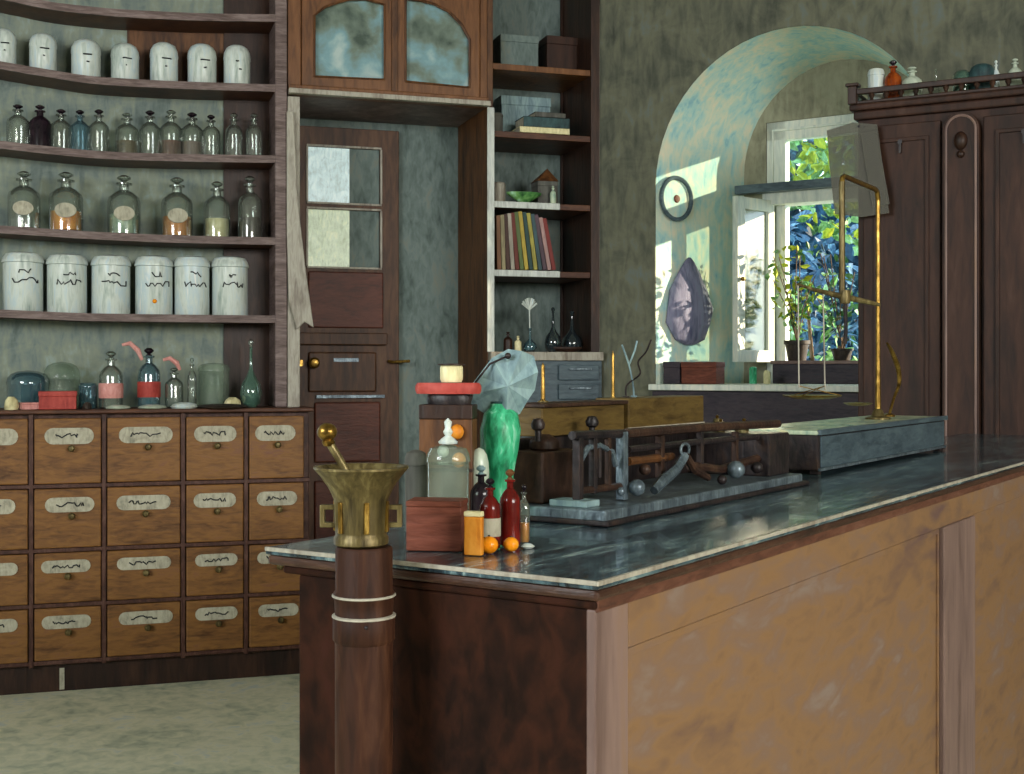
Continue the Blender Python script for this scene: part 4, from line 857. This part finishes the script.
# ochre case riding above at the back
x1c, a_l, a_r = B1+.0, .66, 1.40
zc0 = CT+.1475
o = thing('ochre_case', 'long ochre wooden case lying behind and above the dark apparatus', 'case', CO, x1c, a_l, zc0)
MB().box(-.03, .05, 0, .34, .0, .058).build('case_body', M['ochre'], o, .003); MB().box(-.03, .055, .35, a_r-a_l, 0, .070).build('case_body', M['ochre'], o, .003)
MB().box(-.034, .058, -.004, .345, .058, .066).build('case_lid', M['brownm'], o, .002); MB().box(.05, .058, .35, a_r-a_l, .0, .006).build('pale_edge', M['paleframe'], o, .001)
for px, y0, y1, rr, lb in ((543, 362, 401, .0045, 'thin yellow brass taper standing on the left end of the ochre case'), (613, 350, 405, .004, 'thin yellow brass rod standing near the middle of the ochre case')):
    p = loc2(px, y1, x1c); zb = zc0+.0665 if px < 600 else zc0+.0665
    Yq = CO.Y(p.x, p.y); hh = (E-(y0-HOR)/F*Yq)-zb
    o = thing('brass_rod', lb, 'rod', CO, p.x, p.y, zb); MB().lathe([(rr*1.6, 0), (rr*1.6, .004), (rr, .006), (rr*.8, hh*.9), (0, hh)], n=12).build('rod_body', M['brass'], o); MB().lathe([(rr*2.6, 0), (rr*2.4, .003)], n=12).build('foot', M['oldbrass'], o)
for nm, pts, r_, mt, lb in (('wire_hook', [(634, 405), (633, 385), (629, 365), (622, 345)], .0022, 'shade', 'pale forked wire hook standing behind the brass rod'), ('wire_hook', [(626, 405), (627, 385), (640, 374), (638, 362), (646, 352), (651, 340)], .0022, 'blackm', 'black curly wire hook right of the pale forked one')):
    pp = [loc2(a, b, x1c) for a, b in pts]; b0 = pp[0].copy(); b0.z = zc0-CT+.0705; pp[0] = b0
    o = thing(nm, lb, 'hook', CO, b0.x, b0.y, CT+b0.z)
    MB().tube(smooth([p-b0 for p in pp]), r_, 8).build('wire', M[mt], o); MB().lathe([(.008, 0), (.007, .003)], n=12).build('foot', M[mt], o)
    if mt == 'shade': MB().tube([pp[2]-b0, loc2(635, 350, x1c)-b0, loc2(637, 341, x1c)-b0], r_, 8).build('prong', M[mt], o)
rnd = random.Random(9)
wl = ['leftmost', 'second', 'third', 'fourth', 'rightmost']
for i in range(5):
    r_ = rnd.uniform(.010, .0135); hh = rnd.uniform(.022, .042); xx, yy = -.51+.030*i, A1_-.10+.045*(i % 2)
    o = thing('brass_weight', wl[i]+' of the small brass weights on the dark block beside the ochre case', 'weight', CO, xx, yy, CT+.1295, group='brass weights on the dark block')
    MB().lathe([(r_, 0), (r_, hh*.7), (r_*.8, hh*.78)], n=16).build('weight_body', M['oldbrass'], o); MB().lathe([(r_*.25, hh*.78), (r_*.5, hh*.92), (0, hh*1.02)], n=10).build('knob', M['brass'], o)

# ---- balance box and brass balance
bx, by0, by1, bh = -.35, 1.80, 3.05, .118
BB = thing('balance_box', 'long blue grey drawer box with pale green marble top under the brass balance', 'box', CO, 0, by0, CT+.0008)
MB().box(-.588, bx, 0, by1-by0, .012, bh-.012).build('box_body', M['blackm'], BB, .003)
MB().box(bx-.002, bx+.004, .015, by1-by0-.01, .018, bh-.016).build('drawer_front', M['bluegrey'], BB, .002)
MB().box(-.598, bx+.008, -.008, by1-by0+.008, bh-.012, bh).build('marble_top', M['marble'], BB, .003)
MB().box(bx, bx+.012, -.008, by1-by0+.008, bh-.012, bh+.003).build('top_lip', M['bluegrey'], BB, .002)
MB().box(bx, bx+.008, 0, by1-by0, .010, .018).build('bottom_bead', M['steel'], BB, .001)
for a, b in ((-.575, .02), (bx-.015, .02), (-.575, by1-by0-.03), (bx-.015, by1-by0-.03)):
    MB().box(a-.012, a+.012, b-.012, b+.012, 0, .014).build('foot', M['blackm'], BB, .002)
bz_ = CT+bh+.0012
pb_ = loc2(878, 425, -.46); ybal = pb_.y
BL = thing('brass_balance', 'tall brass hand balance frame with beam and two chained pans on the marble topped box', 'balance', CO, -.46, ybal, bz_)
def lb_(px, py, xx=-.46): p = loc2(px, py, xx); return Vector((0+xx+.46, p.y-ybal, p.z+CT-bz_))
def bl(name, mb, mat): return mb.build(name, mat, BL)
topR = lb_(877, 190)
bl('post', MB().tube([(0, 0, .0), (0, 0, .2), (0, 0, topR.z-.02)], [.010, .0075, .007], 10), M['brass'])
bl('post_foot', MB().lathe([(.04, 0), (.04, .005), (.022, .012), (.014, .03), (.010, .034)], n=20), M['oldbrass'])
topL = lb_(842, 181); botL = lb_(844, 300)
bl('top_arm', MB().tube([(0, 0, topR.z-.03), (0, -.01, topR.z-.006), (0, -.03, topR.z), (0, topL.y+.02, topR.z+.004), (0, topL.y+.004, topR.z-.003), (0, topL.y, topR.z-.02)], .008, 10), M['brass'])
bl('drop_rod', MB().tube([(0, topL.y, topR.z-.015), (0, topL.y, botL.z)], .009, 10), M['oldbrass'])
cz = botL.z; cyb = topL.y
def off(px, py):                          # place on the frontal plane through the drop rod
    o_ = CO.w(-.46, ybal+cyb); Y = o_.y; X = (px-512)/F*Y; x, y = CO.loc(X, Y); return Vector((x+.46, y-ybal, E-(py-HOR)/F*Y-bz_))
bl('beam', MB().tube([off(797, 284), off(815, 290), off(845, 297), off(872, 303), off(880, 305)], [.004, .006, .010, .007, .005], 8), M['oldbrass'])
bl('pivot_block', MB().lathe([(.015, -.02), (.018, 0), (.015, .02)], off(845, 297), 14), M['oldbrass'])
bl('pointer', MB().tube([off(845, 297), off(846, 330), off(845, 344)], .006, 8), M['blackm'])
for pa, pb, pn in (((798, 285), (799, 388), 'front'), ((823, 291), (825, 390), 'rear')):
    bl('chain', MB().tube([off(*pa), off(*pb)], .0022, 6), M['paleframe'])
pc_ = off(812, 397)
pn = bl('pan', MB().lathe([(0, -.008), (.05, -.006), (.086, .002), (.09, .006), (.084, .006), (.05, -.002), (0, -.004)], (pc_.x, pc_.y, max(pc_.z, .02)), 28), M['brass'])
for k in range(3):
    a = 2.1*k+.5; bl('pan_wire', MB().tube([(pc_.x+.085*math.cos(a), pc_.y+.085*math.sin(a), max(pc_.z, .02)+.005), tuple(off(799 if k == 0 else 825, 386))], .0015, 5), M['brass'])
pc2 = off(858, 404); bl('pan', MB().lathe([(0, -.006), (.03, -.004), (.045, .003), (.04, .004), (0, -.002)], (pc2.x, pc2.y, max(pc2.z, .012)), 24), M['brass'])
hp = [(887, 343), (892, 352), (898, 368), (899, 384), (894, 398), (889, 410)]
pts = [loc2(a, b, -.50) for a, b in hp]; last = pts[-1]
o = thing('curved_handle', 'bowed brass handle standing on the marble top right of the balance post', 'handle', CO, -.50, last.y, bz_)
q_ = [Vector((0, p.y-last.y, p.z+CT-bz_)) for p in pts]; q_[-1].z = .004
MB().tube(smooth(q_, 4), [.004, .005, .006, .007, .008, .0085, .009, .009, .009, .0085, .008, .0075, .007, .0065, .006, .0055, .005, .005, .005, .005, .005], 8).build('handle_bow', M['brass'], o); MB().lathe([(.022, 0), (.02, .006), (.008, .012)], n=16).build('foot', M['brass'], o)
